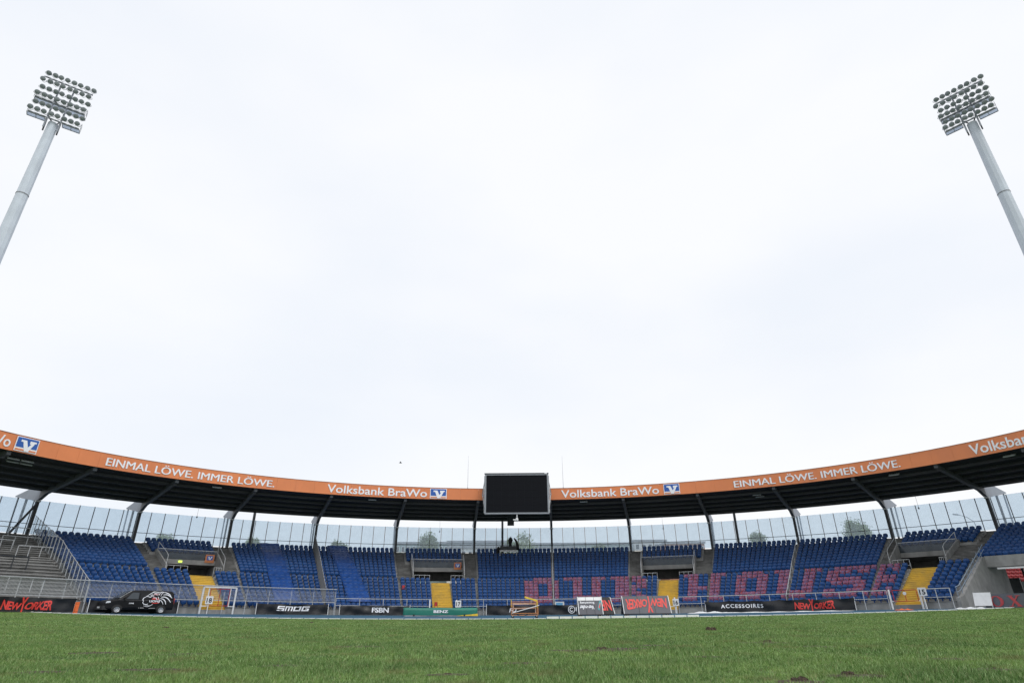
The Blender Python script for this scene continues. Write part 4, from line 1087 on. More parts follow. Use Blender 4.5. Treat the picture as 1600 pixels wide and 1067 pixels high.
# ---------------------------------------------------------------- trolleys: A-frame sign carts
def sign_cart(px0, px1, py, Y, H, m, lab, word=None, yaw=0.0, extra=None, wheels=(.08, .92)):
    A_, B_ = atY(px0, py, Y), atY(px1, py, Y + yaw)
    A_.z = gz(A_.x, A_.y); B_.z = gz(B_.x, B_.y); t_ = (B_ - A_); L = t_.length; t_.normalize(); n_ = V((-t_.y, t_.x, 0)).normalized()
    c = empty('sign_trolley', (A_ + B_) / 2, lab, 'trolley', 'wheeled sign trolleys on the track'); z0 = .26; dp = .75
    def side(sg): return lambda u, v_, d: A_ + t_ * (L * u) + n_ * (dp + sg * -1 * (dp * (1 - .93 * v_)) + (-d if sg > 0 else d)) + V((0, 0, z0 + (H - z0) * v_))
    for sg in (1, -1):
        mb = MB(); mb.prism([(0, 0), (1, 0), (1, 1), (0, 1)], side(sg), 0, .03); under(mb.build('sign_panel', m), c)
        for u in (0, 1): mb = MB(); mb.bar(side(sg)(u, 0, .04), side(sg)(u, 1, .04), .05, .05); under(mb.build('edge_bar', WHITE_M), c)
        for u in (.33, .67):
            mb = MB(); mb.bar(side(sg)(u, 0, .035), side(sg)(u, 1, .035), .022, .022); under(mb.build('seam_bar', SIGNK), c)
    mb = MB()
    for d in (0.04, 2 * dp - .04): mb.bar(A_ + n_ * d + V((0, 0, .22)), B_ + n_ * d + V((0, 0, .22)), .06, .07)
    for u in (0.02, .5, .98): mb.bar(A_ + t_ * L * u + n_ * .04 + V((0, 0, .22)), A_ + t_ * L * u + n_ * (2 * dp - .04) + V((0, 0, .22)), .06, .06)
    under(mb.build('chassis', SIGNK), c)
    for u in wheels:
        for d in (.1, 2 * dp - .1):
            w_ = A_ + t_ * L * u + n_ * d + V((0, 0, .11)); mb = MB(); mb.tube([w_ - n_ * .035, w_ + n_ * .035], .11, 14); o = under(mb.build('wheel', RUBBER), c)
            mb = MB(); mb.bar(w_, w_ + V((0, 0, .13)), .05, .09); under(mb.build('caster_fork', STEEL), c)
    f = side(1)
    if word: put_word(word[0], lambda u, v_, d: f(1 - (word[1] + (word[2] - word[1]) * u), 1 - (word[3] + word[4] * v_), .045 + .01 * d), word[5], c, warp=word[6], **word[7])
    return c, f
GREYS = mat('grey_sign', (.075, .078, .095), .5, .06, 2)
sign_cart(976, 1050, 965, 53.5, 1.62, GREYS, 'sign trolley with upside-down red logo on grey panel', ('NEWYORKER', .06, .94, .22, .52, RED, newyorker_warp, KB))
c_, f_ = sign_cart(940, 961, 966, 52.5, 1.55, SIGNK, 'black sign trolley end with upside-down red letters', ('NE', .12, .82, .2, .6, RED, None, dict(off=.03)), yaw=.4, wheels=(.5,))
c_, f_ = sign_cart(905, 943, 966, 52.0, 1.6, GREYS, 'left grey sign trolley with white top stripe and upside-down lettering', None)
poly_part([[(.02, .78), (.98, .78), (.98, .97), (.02, .97)]], lambda u, v_, d: f_(u, v_, .04 + .006 * d), WHITE_M, c_, 'white_stripe')
put_word('Braunschweig', lambda u, v_, d: f_(1 - (.32 + .6 * u), .70 - .13 * v_, .045 + .008 * d), LETW, c_, off=.012)
put_word('Ver-rufer', lambda u, v_, d: f_(1 - (.34 + .6 * u), .50 - .22 * v_, .045 + .008 * d), LETW, c_, off=.02)
poly_part([[(.80, .30), (.86, .22), (.97, .58), (.98, .76), (.90, .74)]], lambda u, v_, d: f_(u, v_, .05 + .006 * d), mat('teal_print', (.05, .35, .38), .5), c_, 'emblem')
poly_part([[(.84, .38), (.88, .32), (.94, .58), (.93, .66)]], lambda u, v_, d: f_(u, v_, .065 + .006 * d), RED, c_, 'emblem_stroke')
# hurdle trolley
ORF = mat('orange_frame', (.62, .26, .09), .5, .15, 6)
A_, B_ = atY(799, 965, 53), atY(841, 965, 53); A_.z = gz(A_.x, 53); B_.z = gz(B_.x, 53); t_ = (B_ - A_); L = t_.length; t_.normalize(); n_ = V((-t_.y, t_.x, 0))
ht = empty('hurdle_trolley', (A_ + B_) / 2, 'orange wheeled trolley stacked with hurdles and a yellow bar', 'trolley')
Q = lambda u, d, z: A_ + t_ * (L * u) + n_ * d + V((0, 0, z))
mb = MB()
for d in (0, 1.1):
    for z in (.24, .38): mb.bar(Q(0, d, z), Q(1, d, z), .036, .036)
    for u in (0, 1): mb.bar(Q(u, d, .24), Q(u, d, 1.28), .036, .036)
    mb.bar(Q(0, d, 1.26), Q(1, d, 1.26), .036, .036)
for u in (0, 1):
    mb.bar(Q(u, 0, .3), Q(u, 1.1, .3), .036, .036); mb.bar(Q(u, 0, 1.2), Q(u, 1.1, 1.2), .036, .036)
under(mb.build('frame', ORF), ht)
for k_, d in enumerate((.25, .55, .85)):
    mb = MB(); u0_, u1_ = .05 + .02 * k_, .93 - .02 * (k_ % 2)
    for u in (u0_, u1_): mb.bar(Q(u, d, .4), Q(u, d, 1.15 - .04 * k_), .035, .035)
    mb.bar(Q(u0_, d, .72 + .03 * k_), Q(u1_, d, .76 + .03 * k_), .03, .03); o = under(mb.build('hurdle', STEEL if k_ % 2 else ORF), ht)
    mb = MB(); mb.bar(Q(u0_ - .03, d - .03, 1.14 - .04 * k_), Q(u1_ + .03, d - .03, 1.14 - .04 * k_), .02, .05); under(mb.build('hurdle_bar', WHITE_M if k_ % 2 else ORF), ht)
YF = mat('yellow_bar', (.80, .58, .05), .5)
mb = MB(); mb.bar(Q(.52, .5, 1.62), Q(.98, .2, 1.32), .16, .12); mb.bar(Q(.97, .18, 1.3), Q(.97, .18, .78), .09, .09); under(mb.build('yellow_bar', YF), ht)
mb = MB(); mb.bar(Q(.0, 0.02, .9), Q(.0, .02, 1.4), .07, .07); under(mb.build('yellow_grip', YF), ht)
mb = MB(); mb.tube([Q(.02, -.05, .40), Q(1.05, -.03, .98)], .03); under(mb.build('loose_pole', WHITE_M), ht)
mb = MB(); mb.tube([Q(.15 + .5 * i / 12, -.12, .34 - .16 * math.sin(math.pi * i / 12)) for i in range(13)], .02, 5); under(mb.build('hose', RUBBER), ht)
for u in (.05, .95):
    for d in (.05, 1.05):
        w_ = Q(u, d, .11); mb = MB(); mb.tube([w_ - n_ * .035, w_ + n_ * .035], .11, 12); under(mb.build('wheel', RUBBER), ht)
        mb = MB(); mb.bar(w_, w_ + V((0, 0, .14)), .05, .08); under(mb.build('caster_fork', STEEL), ht)
# pale cabinet standing on the rail line behind the banner
a = ang(874, 941, 35.9); t_, n_ = frame(a); c = PS(a, 35.85, TL[0] + .05)
cb = empty('control_box', c, 'pale box with blue front behind the rail, above the copyright sign', 'box')
mb = MB(); mb.obox(c + V((0, 0, .42)), t_ * .6, n_ * .2, V((0, 0, .36))); under(mb.build('housing', WHITE_M), cb)
mb = MB(); mb.obox(c + V((0, 0, .42)) - n_ * .205, t_ * .42, n_ * .012, V((0, 0, .25))); under(mb.build('front_plate', mat('pale_blue', (.12, .35, .6), .5)), cb)
mb = MB()
for s_ in (-.5, .5): mb.bar(c + t_ * s_ - V((0, 0, .05)), c + t_ * s_ + V((0, 0, .08)), .06, .06)
under(mb.build('feet', STEEL), cb)
# red folded chair by the yellow stairs 17
def fold_chair(px, py, R, row, lab):
    a = ang(px, py, R); t_, n_ = frame(a); c = PS(a, R, TL[row]); r_ = empty('folding_chair', c, lab, 'chair', 'red folding chairs')
    mb = MB(); mb.prism([(-.2, .0), (.2, .0), (.2, .42), (-.2, .42)], lambda u, v_, d: c + t_ * u + V((0, 0, .42 + v_)) - n_ * d, 0, .03); under(mb.build('backrest', REDM), r_)
    mb = MB(); mb.obox(c + V((0, 0, .4)) - n_ * .2, t_ * .2, n_ * .2, V((0, 0, .02))); under(mb.build('seat', REDM), r_)
    for s_ in (-.18, .18):
        mb = MB(); mb.tube([c + t_ * s_ + V((0, 0, 0)), c + t_ * s_ - n_ * .38 + V((0, 0, .4))], .02); mb.tube([c + t_ * s_ - n_ * .38, c + t_ * s_ + V((0, 0, .8))], .02); under(mb.build('leg', SIGNK), r_)
fold_chair(630, 921, RL[5] - .1, 5, 'red folding chair in the aisle left of stairs 17')
fold_chair(681, 944, 35.75, 0, 'red folding chair at the foot of stairs 17')
# ---------------------------------------------------------------- parked van
av0, av1 = ang(159, 957, 33.2), ang(268, 958, 33.2); p, q = PG(av0, 33.2, 0), PG(av1, 33.2, 0)
tt = (q - p); LV = tt.length; tt.normalize(); nn = V((-tt.y, tt.x, 0)).normalized(); SV = LV / 5.29; SH = min(SV, 1.05)
vn = empty('parked_van', (p + q) / 2, 'black panel van with white lion emblem parked on the blue track', 'van')
VP_ = mat('van_black', (.007, .0075, .009), .38, .1, 2, spec=.22)
VG_ = mat('van_glass', (.05, .06, .07), .08, .05, 2)
HWD = .95
def VF(x, y, z): return p + tt * (x * SV) + nn * ((y + HWD) * SH) + V((0, 0, z * SH))     # x from nose, y across (-near), z up
# body: cross sections along the length (x, half width low, half width high, sill, belt, roof)
prof_top = [(0.0, .55, .62), (.04, .42, .80), (.12, .36, .98), (.30, .34, 1.06), (.75, .33, 1.17), (1.02, .33, 1.24), (1.30, .33, 1.46), (1.62, .33, 1.72), (1.88, .33, 1.88), (2.15, .33, 1.94), (3.2, .33, 1.97), (4.6, .33, 1.96), (5.1, .33, 1.92), (5.22, .34, 1.80), (5.27, .36, 1.2), (5.29, .42, .75)]
mb = MB(); rings = []
for x, zb, zt in prof_top:
    nose = max(0, 1 - x / .5); hw = HWD * (1 - .13 * nose ** 2); hi = (zt - zb)
    pts = []
    for s_ in (-1, 1):
        col_ = []
        for f in (0, .12, .4, .62, .82, .95, 1.0):
            z = zb + hi * f; tum = max(0, z - 1.05) ** 1.5 * .17; w_ = hw * (1 - (.05 if f == 0 else 0)) - tum
            if f == .95: w_ -= .05
            if f == 1.0: w_ -= .18 if hi > .3 else .05
            col_.append((x, s_ * w_, z - (.0 if f < 1 else -.01)))
        pts.append(col_)
    ringp = pts[0] + pts[1][::-1]; rings.append(len(mb.v)); mb.v += [tuple(VF(*c_)) for c_ in ringp]
k = 14
for a_, b_ in zip(rings, rings[1:]):
    for j in range(k): mb.f.append((a_ + j, a_ + (j + 1) % k, b_ + (j + 1) % k, b_ + j))
mb.f.append(tuple(rings[0] + j for j in range(k))); mb.f.append(tuple(rings[-1] + j for j in reversed(range(k))))
under(mb.build('body', VP_), vn)
def tum(z): return HWD - max(0, z - 1.05) ** 1.5 * .17
def side(poly, m, nm, off=.012, th=.012):
    mb = MB(); mb.prism(poly, lambda u, v_, d: VF(u, -tum(v_) - off - d, v_), 0, th); return under(mb.build(nm, m), vn)
side([(1.50, 1.20), (2.42, 1.20), (2.42, 1.74), (1.92, 1.74)], VG_, 'door_window')
side([(2.52, 1.20), (3.32, 1.20), (3.32, 1.74), (2.52, 1.74)], mat('van_panel', (.012, .0125, .014), .25, spec=.3), 'side_panel')
for x0, x1 in ((1.36, 1.375), (2.46, 2.472), (3.86, 3.872)): side([(x0, .42), (x1, .42), (x1, 1.72), (x0, 1.72)], SIGNK, 'door_gap', .004, .006)
side([(.95, 1.10), (5.2, 1.10), (5.2, 1.125), (.95, 1.125)], mat('van_crease', (.10, .10, .11), .3), 'waist_line', .004, .01)
side([(2.22, 1.02), (2.38, 1.02), (2.38, 1.06), (2.22, 1.06)], SIGNK, 'door_handle', .01, .03)
mb = MB(); ws = [(1.06, 1.27), (1.30, 1.475), (1.62, 1.735), (1.86, 1.885)]
for sgn in (0, .015):
    o = len(mb.v)
    for x, z in ws:
        for y in (-.70, -.4, 0, .4, .70): mb.v.append(tuple(VF(x - .02 - sgn, y * (1 - .10 * (z - 1.2)), z + .015 + sgn)))
    for j in range(3):
        for i in range(4): mb.f.append((o + j * 5 + i, o + j * 5 + i + 1, o + (j + 1) * 5 + i + 1, o + (j + 1) * 5 + i))
under(mb.build('windscreen', VG_), vn)
mb = MB(); mb.bar(VF(1.05, -.80, 1.27), VF(1.86, -.70, 1.895), .03, .05); under(mb.build('windscreen_pillar_trim', STEEL), vn)
for y, sg in ((-HWD, -1), (HWD, 1)):
    mb = MB(); mb.obox(VF(1.42, y + sg * .12, 1.22), tt * .07, nn * .11, V((0, 0, .10))); under(mb.build('wing_mirror', SIGNK), vn)
    mb = MB(); mb.prism([(.10, .82), (.42, .88), (.40, 1.02), (.16, .98)], lambda u, v_, d: VF(u, sg * (HWD * (1 - .13 * max(0, 1 - u / .5) ** 2) + d), v_), .0, .02); under(mb.build('headlight', mat('lamp_glass', (.65, .68, .72), .15)), vn)
mb = MB(); mb.prism([(-.06, .30), (.30, .30), (.30, .62), (-.03, .62)], lambda u, v_, d: VF(u, d, v_), -.88, .88); under(mb.build('bumper', mat('van_plastic', (.03, .03, .032), .6)), vn)
mb = MB(); mb.prism([(5.2, .34), (5.36, .34), (5.36, .62), (5.2, .62)], lambda u, v_, d: VF(u, d, v_), -.9, .9); under(mb.build('rear_bumper', MATS['van_plastic']), vn)
mb = MB(); mb.prism([(5.24, .85), (5.31, .85), (5.31, 1.35), (5.24, 1.35)], lambda u, v_, d: VF(u, d, v_), -.94, -.80); under(mb.build('tail_lamp', REDM), vn)
mb = MB(); mb.prism([(-.075, .42), (-.06, .42), (-.06, .55), (-.075, .55)], lambda u, v_, d: VF(u, d, v_), -.26, .26); under(mb.build('licence_plate', WHITE_M), vn)
RIM = mat('rim_silver', (.55, .56, .58), .35, .08, 5, metal=.6)
for x in (.98, 4.33):
    for y in (-HWD, HWD):
        sg = 1 if y > 0 else -1
        # arch lip
        mb = MB()
        for i in range(12):
            t0, t1 = math.pi * i / 12, math.pi * (i + 1) / 12
            mb.prism([(x + .40 * math.cos(t0), .34 + .40 * math.sin(t0)), (x + .40 * math.cos(t1), .34 + .40 * math.sin(t1)), (x, .34)], lambda u, v_, d: VF(u, sg * (HWD + d), v_), -.02, .006)
        under(mb.build('wheel_arch', SIGNK), vn)
        wc = lambda r, yy, i, n_: VF(x + r * math.cos(2 * math.pi * i / n_), sg * yy, .33 + r * math.sin(2 * math.pi * i / n_))
        mb = MB(); n_ = 24; pr = [(.19, .74), (.31, .74), (.33, .78), (.33, .95), (.31, 1.0), (.21, 1.0), (.20, .97)]
        for i in range(n_): mb.v += [tuple(wc(r, yy, i, n_)) for r, yy in pr]
        for i in range(n_):
            for j in range(len(pr) - 1): a_, b_ = i * len(pr) + j, ((i + 1) % n_) * len(pr) + j; mb.f.append((a_, b_, b_ + 1, a_ + 1))
        wh = under(mb.build('tyre', RUBBER, None, True), vn)
        mb = MB(); pr = [(.0, .975), (.06, .98), (.07, .965), (.15, .985), (.195, .99), (.212, 1.002)]
        for i in range(n_): mb.v += [tuple(wc(r, yy, i, n_)) for r, yy in pr]
        for i in range(n_):
            for j in range(len(pr) - 1): a_, b_ = i * len(pr) + j, ((i + 1) % n_) * len(pr) + j; mb.f.append((a_, b_, b_ + 1, a_ + 1))
        under(mb.build('rim', RIM), vn)
        mb = MB()
        for i in range(8):
            t0 = 2 * math.pi * i / 8; mb.prism([(x + .12 * math.cos(t0 + .25 * c0) + 0, .33 + .12 * math.sin(t0 + .25 * c0)) for c0 in (-1, 0, 1)] + [(x + .165 * math.cos(t0 + .2 * c0), .33 + .165 * math.sin(t0 + .2 * c0)) for c0 in (1, -1)], lambda u, v_, d: VF(u, sg * (.985 + d), v_), 0, .012)
        under(mb.build('rim_slots', SIGNK), vn)
def stroke(pts, w0, m, nm='emblem_stroke', off=.028):
    # smooth polyline as a flat ribbon on the van side; points as (x, z)
    P_ = []
    for i in range(len(pts) - 1):
        p0 = pts[max(0, i - 1)]; p1 = pts[i]; p2 = pts[i + 1]; p3 = pts[min(len(pts) - 1, i + 2)]
        for s_ in range(6):
            t = s_ / 6
            P_.append(tuple(.5 * (2 * p1[k] + (p2[k] - p0[k]) * t + (2 * p0[k] - 5 * p1[k] + 4 * p2[k] - p3[k]) * t * t + (3 * p1[k] - p0[k] - 3 * p2[k] + p3[k]) * t ** 3) for k in (0, 1)))
    P_.append(pts[-1]); mb = MB(); n = len(P_)
    for d in (0, .01):
        for i, (x, z) in enumerate(P_):
            x2, z2 = P_[min(n - 1, i + 1)]; x1, z1 = P_[max(0, i - 1)]; L_ = math.hypot(x2 - x1, z2 - z1) or 1; w_ = w0 * (.35 + .65 * math.sin(math.pi * (i + .6) / (n + .2))) / 2
            nx_, nz_ = -(z2 - z1) / L_ * w_, (x2 - x1) / L_ * w_
            for s_ in (-1, 1): mb.v.append(tuple(VF(x + s_ * nx_, -tum(z + s_ * nz_) - off - d, z + s_ * nz_)))
    for i in range(n - 1):
        b_ = 2 * i; o = 2 * n
        mb.f += [(b_, b_ + 1, b_ + 3, b_ + 2), (o + b_, o + b_ + 2, o + b_ + 3, o + b_ + 1), (b_, b_ + 2, o + b_ + 2, o + b_), (b_ + 1, o + b_ + 1, o + b_ + 3, b_ + 3)]
    under(mb.build(nm, m), vn)
for pts, wd in (([(2.95, 1.42), (3.15, 1.58), (3.4, 1.76), (3.55, 1.86), (3.9, 1.84), (4.2, 1.88)], .05), ([(2.95, 1.42), (3.1, 1.45), (3.3, 1.40), (3.45, 1.50), (3.6, 1.44)], .05),
                ([(2.95, 1.40), (2.80, 1.30), (2.76, 1.15), (2.85, 1.05)], .06), ([(2.85, 1.08), (2.80, .92), (2.92, .80), (3.1, .78), (3.22, .84)], .05), ([(2.9, .66), (3.2, .60), (3.45, .70), (3.6, .82)], .04),
                ([(3.45, 1.80), (3.7, 1.74), (3.95, 1.80)], .04), ([(4.1, 1.5), (4.18, 1.7), (4.28, 1.84), (4.16, 1.86), (4.02, 1.72), (3.95, 1.55)], .05), ([(4.3, 1.84), (4.55, 1.80), (4.8, 1.68), (4.95, 1.52)], .07),
                ([(4.3, 1.62), (4.6, 1.64), (4.9, 1.5), (5.05, 1.36)], .07), ([(4.15, 1.42), (4.45, 1.44), (4.75, 1.28), (5.0, .98)], .08), ([(4.1, 1.30), (4.35, 1.25), (4.55, 1.05), (4.64, .80)], .07), ([(4.05, 1.18), (4.2, 1.12), (4.35, .95), (4.42, .80)], .05),
                ([(3.75, 1.40), (3.82, 1.25), (3.9, 1.16)], .05), ([(3.9, 1.46), (3.98, 1.3), (4.02, 1.2)], .05), ([(3.3, 1.52), (3.42, 1.60), (3.55, 1.56)], .05), ([(3.0, .72), (3.15, .74), (3.3, .70)], .04), ([(4.0, .90), (4.05, 1.02), (4.12, 1.15)], .04)):
    stroke(pts, wd, LETW)
PALEP = mat('pale_pink_print', (.6, .4, .42), .5)
for pts, wd in (([(3.55, 1.60), (3.7, 1.66), (3.85, 1.58)], .12), ([(3.5, 1.34), (3.65, 1.36), (3.8, 1.28)], .10), ([(3.85, 1.62), (3.95, 1.70), (4.05, 1.66)], .08)): stroke(pts, wd, PALEP, off=.02)
for pts, wd in (([(3.45, 1.24), (3.7, 1.27), (4.05, 1.24)], .10), ([(3.5, .92), (3.75, .90), (4.1, .93)], .07)): stroke(pts, wd, RED, off=.02)
put_word('LIONS', lambda u, v_, d: VF(3.28 + .84 * u, -HWD - .045 - .006 * d, .98 + .17 * v_), LETW, vn, off=.03)
put_word('LIONS', lambda u, v_, d: VF(1.78 + .36 * u, -HWD - .03 - .006 * d, .80 + .10 * v_), LETW, vn, off=.03)
for x0, x1 in ((2.55, 2.62), (2.68, 2.98)): side([(x0, .455), (x1, .455), (x1, .50), (x0, .50)], mat('small_print', (.42, .42, .43), .5), 'small_print', .02, .006)
side([(3.35, .44), (3.85, .44), (3.85, .48), (3.35, .48)], MATS['small_print'], 'small_print', .02, .006)

# ---------------------------------------------------------------- video board
YB = 83.6; c0, c1 = atY(757, 803, YB), atY(858.5, 803, YB); zt_ = atY(807, 740, YB).z; zb_ = c0.z
vb = empty('video_board', V(((c0.x + c1.x) / 2, YB, zb_)), 'large black video board in a grey frame hung at the roof edge', 'video board')
x0, x1 = c0.x, c1.x; fw_ = .20
FRM = mat('board_frame', (.27, .29, .32), .4, .08, 3, metal=.4)
SCR = mat('led_black', (.005, .006, .009), .6, .2, 6, spec=.12)
for nm, b in (('frame_bar', (x0, x1, zb_, zb_ + fw_)), ('frame_bar', (x0, x1, zt_ - fw_, zt_)), ('frame_bar', (x0, x0 + fw_, zb_ + fw_, zt_ - fw_)), ('frame_bar', (x1 - fw_, x1, zb_ + fw_, zt_ - fw_))):
    mb = MB(); mb.box(b[0], b[1], YB - .02, YB + .5, b[2], b[3]); under(mb.build(nm, FRM), vb)
nx, nz = 8, 5; X0, X1, Z0, Z1 = x0 + fw_, x1 - fw_, zb_ + fw_, zt_ - fw_
for i in range(nx):
    for j in range(nz):
        mb = MB(); a_, b_ = X0 + (X1 - X0) * i / nx, X0 + (X1 - X0) * (i + 1) / nx; e_, f_2 = Z0 + (Z1 - Z0) * j / nz, Z0 + (Z1 - Z0) * (j + 1) / nz
        mb.box(a_ + .004, b_ - .004, YB + .06, YB + .12, e_ + .004, f_2 - .004); under(mb.build('led_module', SCR), vb)
mb = MB(); mb.box(x0 + .05, x1 - .05, YB + .13, YB + 1.0, zb_ + .1, zt_ - .1); under(mb.build('cabinet', DARKST), vb)
mb = MB(); mb.box(x0 - .08, x1 + .05, YB - .1, YB + .6, zt_ + .002, zt_ + .10); under(mb.build('top_cap', SIGNK), vb)
mb = MB(); mb.box(x1 - .55, x1 - .2, YB - .14, YB - .11, zt_ - .06, zt_ + .10); under(mb.build('top_tag', WHITE_M), vb)
for s_, xx in ((-1, x0), (1, x1)):
    mb = MB()
    for zz in (.15, .5, .85):
        z = zb_ + (zt_ - zb_) * zz; mb.bar(V((xx + s_ * .03, YB + .3, z)), V((xx + s_ * .45, YB + 1.9, ZB + .9)), .09, .09)
    mb.bar(V((xx + s_ * .06, YB + .4, zb_ + .2)), V((xx + s_ * .06, YB + .4, zt_ - .2)), .12, .12); mb.bar(V((xx + s_ * .25, YB + 1.2, ZB + .4)), V((xx + s_ * .25, YB + 1.2, ZT)), .1, .1)
    under(mb.build('bracket', STEEL), vb)
mb = MB(); c = V((x0 + (x1 - x0) * .50, YB + .2, zb_))
mb.tube([c, c - V((0, 0, .55))], .09, 10); mb.tube([c - V((0, 0, .5)), c - V((0, 0, .62)), c - V((0, 0, .95)), c - V((0, 0, 1.0))], [.1, .2, .2, .1], 12)
mb.tube([c - V((.1, 0, .8)), c - V((.55, .1, .78))], .11, 10)
pc = empty('dome_camera', c - V((0, 0, 1)), 'white surveillance camera hanging below the video board', 'camera'); under(mb.build('housing', WHITE_M, None, True), pc)
mb = MB(); c = atY(798, 815, 90.5); mb.box(c.x - .5, c.x + .5, 90.0, 91.0, c.z - .5, ZB - .2); mb.build('hanging_speaker', DARKST, None, label='dark box loudspeaker hanging beside the roof post below the video board', cat='loudspeaker')
# small lamps and boxes under the roof
def roof_lamp(px, py, R, lab, w=.55):
    a, z = at(px, py, R); z = min(z, zd(R) - .15); t_, n_ = frame(a); r_ = empty('roof_lamp', P0(a, R, z), lab, 'lamp', 'small lamps under the roof')
    mb = MB(); mb.obox(P0(a, R, z), t_ * w, n_ * .16 + V((0, 0, .1)), V((0, 0, .05)) - n_ * .03); under(mb.build('lamp_body', STEEL), r_)
    mb = MB(); mb.bar(P0(a, R, z + .04), P0(a, R, zd(R)), .05, .05); under(mb.build('hanger', DARKST), r_)
for k_, a in enumerate([(21, 714, 44, 'upper left roof lamp near the far left logo'), (20, 719, 45, 'lower left roof lamp near the far left logo'), (44, 717, 44, 'upper right roof lamp under the far left logo'), (41, 723, 45, 'lower right roof lamp under the far left logo'), (340, 757, 43.2, 'roof lamp under the left slogan'), (582, 779, 43.2, 'roof lamp under the left bank name'), (912, 783, 43.2, 'roof lamp under the right bank name'), (1182, 769, 45, 'front one of two roof lamps under the right slogan'), (1187, 772, 46, 'rear one of two roof lamps under the right slogan'), (1396, 738, 43.3, 'roof lamp below the end of the right slogan'), (1577, 711, 43.5, 'roof lamp near the right border')]): roof_lamp(*a)
for px, py, lab in ((308, 806, 'small microphone on a cable above portal 18'), (687, 829, 'small microphone on a cable above portal 17'), (1036, 824, 'small microphone on a cable above portal 16'), (1435, 792, 'small microphone on a cable above portal 15')):
    a, z = at(px, py, 53); r_ = empty('hanging_microphone', P0(a, 53, z), lab, 'microphone', 'microphones hanging from the roof'); mb = MB(); mb.tube([P0(a, 53, z), P0(a, 53, zd(53))], .014, 4); under(mb.build('cable', SIGNK), r_)
    mb = MB(); mb.tube([P0(a, 53, z - .25), P0(a, 53, z - .15), P0(a, 53, z)], [.05, .09, .05], 8); under(mb.build('capsule', DARKST), r_)
for px, lab in ((732, 'thin aerial rod on the roof left of the video board'), (878, 'thin aerial rod on the roof right of the video board')):
    a, z = at(px, 712, 44); r_ = empty('aerial', P0(a, 44, ZT - .3), lab, 'aerial', 'aerial rods on the roof'); mb = MB(); mb.tube([P0(a, 44, zd(44) + .1), P0(a, 44, ZT + 2.2), P0(a, 44, z)], [.05, .03, .012], 5); under(mb.build('rod', STEEL), r_)
    mb = MB(); mb.tube([P0(a, 44, ZT + .25), P0(a, 44, ZT + .55)], .08, 8); under(mb.build('clamp', STEEL), r_)
# bird
c = atY(625.5, 723, 70); mb = MB()
mb.tube([c + V((-.16, 0, 0)), c + V((-.05, 0, .02)), c + V((.08, 0, 0)), c + V((.2, 0, -.02))], [.01, .055, .05, .01], 6)
for s_ in (-1, 1): mb.add([c + V((-.04, 0, .02)), c + V((.07, 0, .02)), c + V((.1, s_ * .18, .12)), c + V((.04, s_ * .34, .05)), c + V((-.03, s_ * .18, .13))], [(0, 1, 2, 4), (2, 3, 4)])
mb.build('bird', SIGNK, None, label='small dark bird flying above the left bank name', cat='bird')
# ---------------------------------------------------------------- camera platform in the top rows
R_ = 53.2; a, z = at(794, 868, R_); t_, n_ = frame(a); c = P0(a, R_, TU[-2] + .35)
cp = empty('camera_platform', c, 'grey camera platform with white edge among the top seats', 'platform')
mb = MB(); mb.obox(c + V((0, 0, .35)), t_ * 1.35, n_ * 1.0, V((0, 0, .06))); under(mb.build('deck', CONC_D), cp)
mb = MB(); mb.obox(c + V((0, 0, .25)) - n_ * 1.02, t_ * 1.35, n_ * .02, V((0, 0, .1))); under(mb.build('white_edge', WHITE_M), cp)
mb = MB(); mb.obox(c + V((0, 0, .7)) - n_ * 1.0, t_ * 1.3, n_ * .02, V((0, 0, .28))); under(mb.build('parapet', mat('dark_board', (.06, .065, .07), .7)), cp)
mb = MB()
for sx in (-1.3, 1.3):
    for sy in (-.95, .95): mb.bar(c + t_ * sx + n_ * sy + V((0, 0, -.9)), c + t_ * sx + n_ * sy + V((0, 0, .35)), .07, .07)
under(mb.build('legs', STEEL), cp)
BAG = mat('black_cover', (.012, .012, .014), .7, .2, 6, bump=.5, bscale=9)
def draped(px, R2, prof, nm, lab, lean=0, seed=1, cat='cover', base=.42):
    a2 = ang(px, 860, R2); r = random.Random(seed); mb = MB(); b = P0(a2, R2, c.z + base); n_s = 9; t2, n2 = frame(a2)
    for (z, w_, dx) in prof:
        for i in range(n_s):
            th = 2 * math.pi * i / n_s; k_ = w_ * r.uniform(.8, 1.2); mb.v.append(tuple(b + t2 * (math.cos(th) * k_ + dx) + n2 * (math.sin(th) * k_ * .8) + V((0, 0, z + r.uniform(-.03, .03)))))
    for j in range(len(prof) - 1):
        for i in range(n_s): mb.f.append((j * n_s + i, j * n_s + (i + 1) % n_s, (j + 1) * n_s + (i + 1) % n_s, (j + 1) * n_s + i))
    mb.f.append(tuple((len(prof) - 1) * n_s + i for i in range(n_s))); mb.f.append(tuple(reversed(range(n_s))))
    mb.build(nm, BAG, None, True, label=lab, cat=cat)
draped(797, 53.1, [(0, .30, 0), (.5, .26, 0), (.95, .20, .02), (1.15, .34, .05), (1.6, .36, .08), (1.9, .22, .1), (2.0, .05, .1)], 'covered_camera', 'black draped broadcast camera standing on the grey platform', seed=2, cat='camera')
draped(808, 53.0, [(0, .26, .1), (.5, .24, .1), (1.0, .22, -.02), (1.3, .22, -.12), (1.6, .16, -.3), (1.8, .10, -.42), (1.85, .03, -.45)], 'covered_tripod', 'black draped tripod leaning left beside the covered camera', seed=5, cat='tripod', base=.42)
draped(778, 53.1, [(-.55, .36, -.05), (-.1, .33, 0), (.35, .30, .04), (.65, .24, .08), (.78, .06, .1)], 'black_bag', 'black sagging bag at the left end of the camera platform', seed=8, cat='bag', base=.2)
